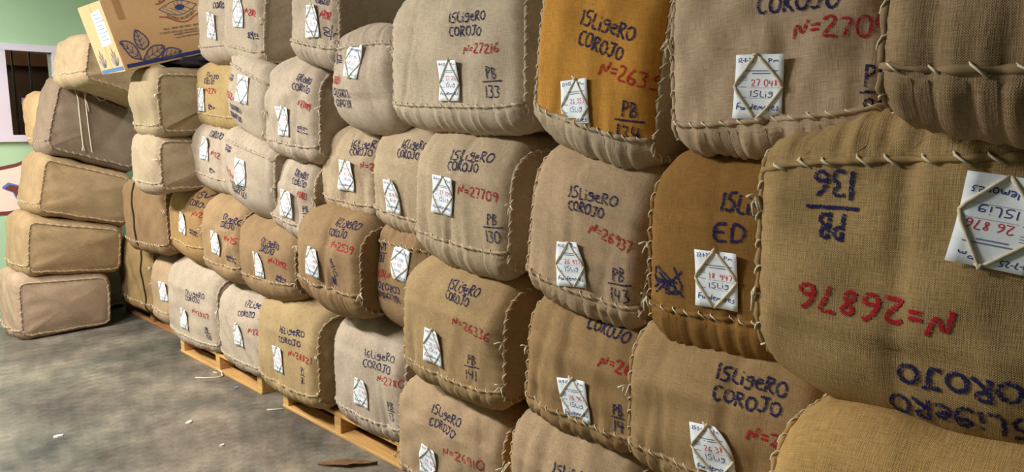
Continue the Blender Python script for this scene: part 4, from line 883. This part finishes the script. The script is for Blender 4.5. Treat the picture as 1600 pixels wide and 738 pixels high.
print_line('printed_line', 'DOMINICAN REPUBLIC', [(.335,.258),(.375,.235),(.42,.222),(.47,.23),(.525,.262)], .019, M_INKB, bx)
for s, a, c in (('TELS.: (809) 585-1003 / (809) 585-', (.288,.183), (.56,.172)), ('C/ SANTA ANA # 62, NAVARRETE, STGO', (.26,.164), (.55,.147)),
                ('info@flordelosreyes.com', (.342,.143), (.53,.137)), ('www.flordelosreyes.com', (.349,.123), (.53,.119))):
    print_line('printed_line', s, [a, c], .012, M_INKB, bx)
# shipping label and print on the end panel (faces -x): local (y, z)
g = Geo(); lab = [(.222,.357), (.06,.368), (.045,.2), (.06,.17), (.228,.158)]
g.add([(-.0052, y, z) for y, z in lab] , [tuple(range(len(lab)))]); lb = g.build('shipping_label', M_PAPER, bx, smooth=False)
g = Geo()
for i in range(8):
    z = .34 - i*.021; g.add([(-.006, .20, z), (-.006, .20 - .11 - .02*((i*7) % 3), z+.004), (-.006, .20 - .11 - .02*((i*7) % 3), z+.0075), (-.006, .20, z+.0035)], [(0, 1, 2, 3)])
g.build('label_lines', M_PRINT, lb, smooth=False)
g = Geo(); g.add([(-.0048, .405, .004), (-.0048, .012, .012), (-.0048, .012, .034), (-.0048, .405, .026)], [(0, 1, 2, 3)]); g.build('blue_stripe', plain('print_blue_soft', lin(84, 118, 160), .7), bx, smooth=False)
for cy in (.1, .32):
    g = Geo()
    for k, (dy, h_) in enumerate(((-.05, .05), (-.025, .085), (0, .11), (.025, .08), (.05, .05))):
        pts = [(cy + dy*.3, .04), (cy + dy*.9 - .008, .04 + h_*.5), (cy + dy*1.2, .04 + h_), (cy + dy*.9 + .012, .04 + h_*.5), (cy + dy*.3, .04)]
        g.tube([(-.005, y, z) for y, z in pts], .0012, 4)
    g.build('printed_sprig', M_PRINT, bx, smooth=False)
# black plastic bag wedged under the raised end of the box
g = Geo(); rs_ = np.random.RandomState(4); nu, nv = 18, 10; vv = []
for j in range(nv+1):
    for i in range(nu):
        a, e = 2*math.pi*i/nu, math.pi*j/nv - math.pi/2
        k = 1 + .12*rs_.normal(); vv.append((.30*math.cos(a)*math.cos(e)*k, .2*math.sin(a)*math.cos(e)*k, .065*math.sin(e)*k))
g.add(vv, [(j*nu+i, j*nu+(i+1) % nu, (j+1)*nu+(i+1) % nu, (j+1)*nu+i) for j in range(nv) for i in range(nu)])
o = g.build('plastic_bag', plain('black_plastic', lin(38, 34, 44), .3, .5), smooth=False); o.location = (2.12, 4.86, 1.975)
tag_props(o, 'crumpled black plastic bag squeezed under the raised side of the box', 'bag')

# ---------------------------------------------------------------- small things on the floor
g = Geo(); g.tube([(1.80, 4.60, .004), (1.84, 4.55, .004), (1.90, 4.505, .004), (1.93, 4.50, .006), (1.945, 4.54, .02), (1.94, 4.59, .03), (1.93, 4.57, .008), (1.925, 4.62, .006)], .004, 6)
tag_props(g.build('loose_string', M_CORD), 'white cord with a loop lying before the pallet', 'cord')
g = Geo(); g.tube([(1.86, 3.77, .004), (1.90, 3.74, .005), (1.935, 3.715, .004)], .004, 6)
tag_props(g.build('cord_scrap', M_CORD), 'short white cord scrap by the corner of the nearer pallet', 'cord')
def chip(x, y, r, mat, label, cat, name):
    rr = random.Random(label); n = 7
    pts = [(r*rr.uniform(.6, 1.1)*math.cos(2*math.pi*i/n), r*.7*rr.uniform(.6, 1.1)*math.sin(2*math.pi*i/n)) for i in range(n)]
    v = [(a, b_, .001) for a, b_ in pts] + [(a*.9, b_*.9, .006 + .004*rr.random()) for a, b_ in pts]
    o = mesh_obj(name, v, [tuple(range(n))[::-1], tuple(range(n, 2*n))] + [(i, (i+1) % n, (i+1) % n+n, i+n) for i in range(n)], mat, smooth=False)
    o.location = (x, y, 0); tag_props(o, label, cat)
M_CHIP = plain('paper_scrap', lin(214, 208, 198), .8); M_CHIPB = plain('blue_scrap', lin(120, 140, 180), .7)
chip(1.90, 4.24, .022, M_CHIPB, 'small bluish scrap on the floor by the pallet', 'scrap', 'floor_scrap')
chip(1.48, 3.91, .02, M_CHIP, 'small white scrap lying alone on the open floor', 'scrap', 'floor_scrap')
chip(.93, 4.21, .028, M_CHIP, 'round pale flake on the floor at the lower left', 'scrap', 'floor_scrap')
chip(1.48, 3.50, .015, M_CHIP, 'tiny white speck on the floor near the bottom edge', 'scrap', 'floor_scrap')
M_DRY = plain('dry_leaf', lin(122, 94, 68), .85, .1, .25, 30)
root_, tip = np.array([1.70, 2.96]), np.array([1.90, 2.76]); dv = tip - root_; nv_ = np.array([-dv[1], dv[0]])
g = Geo(); rr = random.Random(3); top, mid, low = [], [], []
for i in range(9):
    t = i/8; w = math.sin(math.pi*min(1, t*1.02))*.11*rr.uniform(.7, 1.1); c = root_ + dv*t
    top.append((*(c + nv_*w), .012 + .012*rr.random())); mid.append((*c, .004)); low.append((*(c - nv_*w), .01 + .014*rr.random()))
vv = top + mid + low; g.add(vv, [(i, i+1, i+10, i+9) for i in range(8)] + [(i+9, i+10, i+19, i+18) for i in range(8)])
o = g.build('dry_leaf', M_DRY); so = o.modifiers.new('t', 'SOLIDIFY'); so.thickness = .0012
tag_props(o, 'dry brown tobacco leaf scrap on the floor by the bale N=26910', 'leaf')
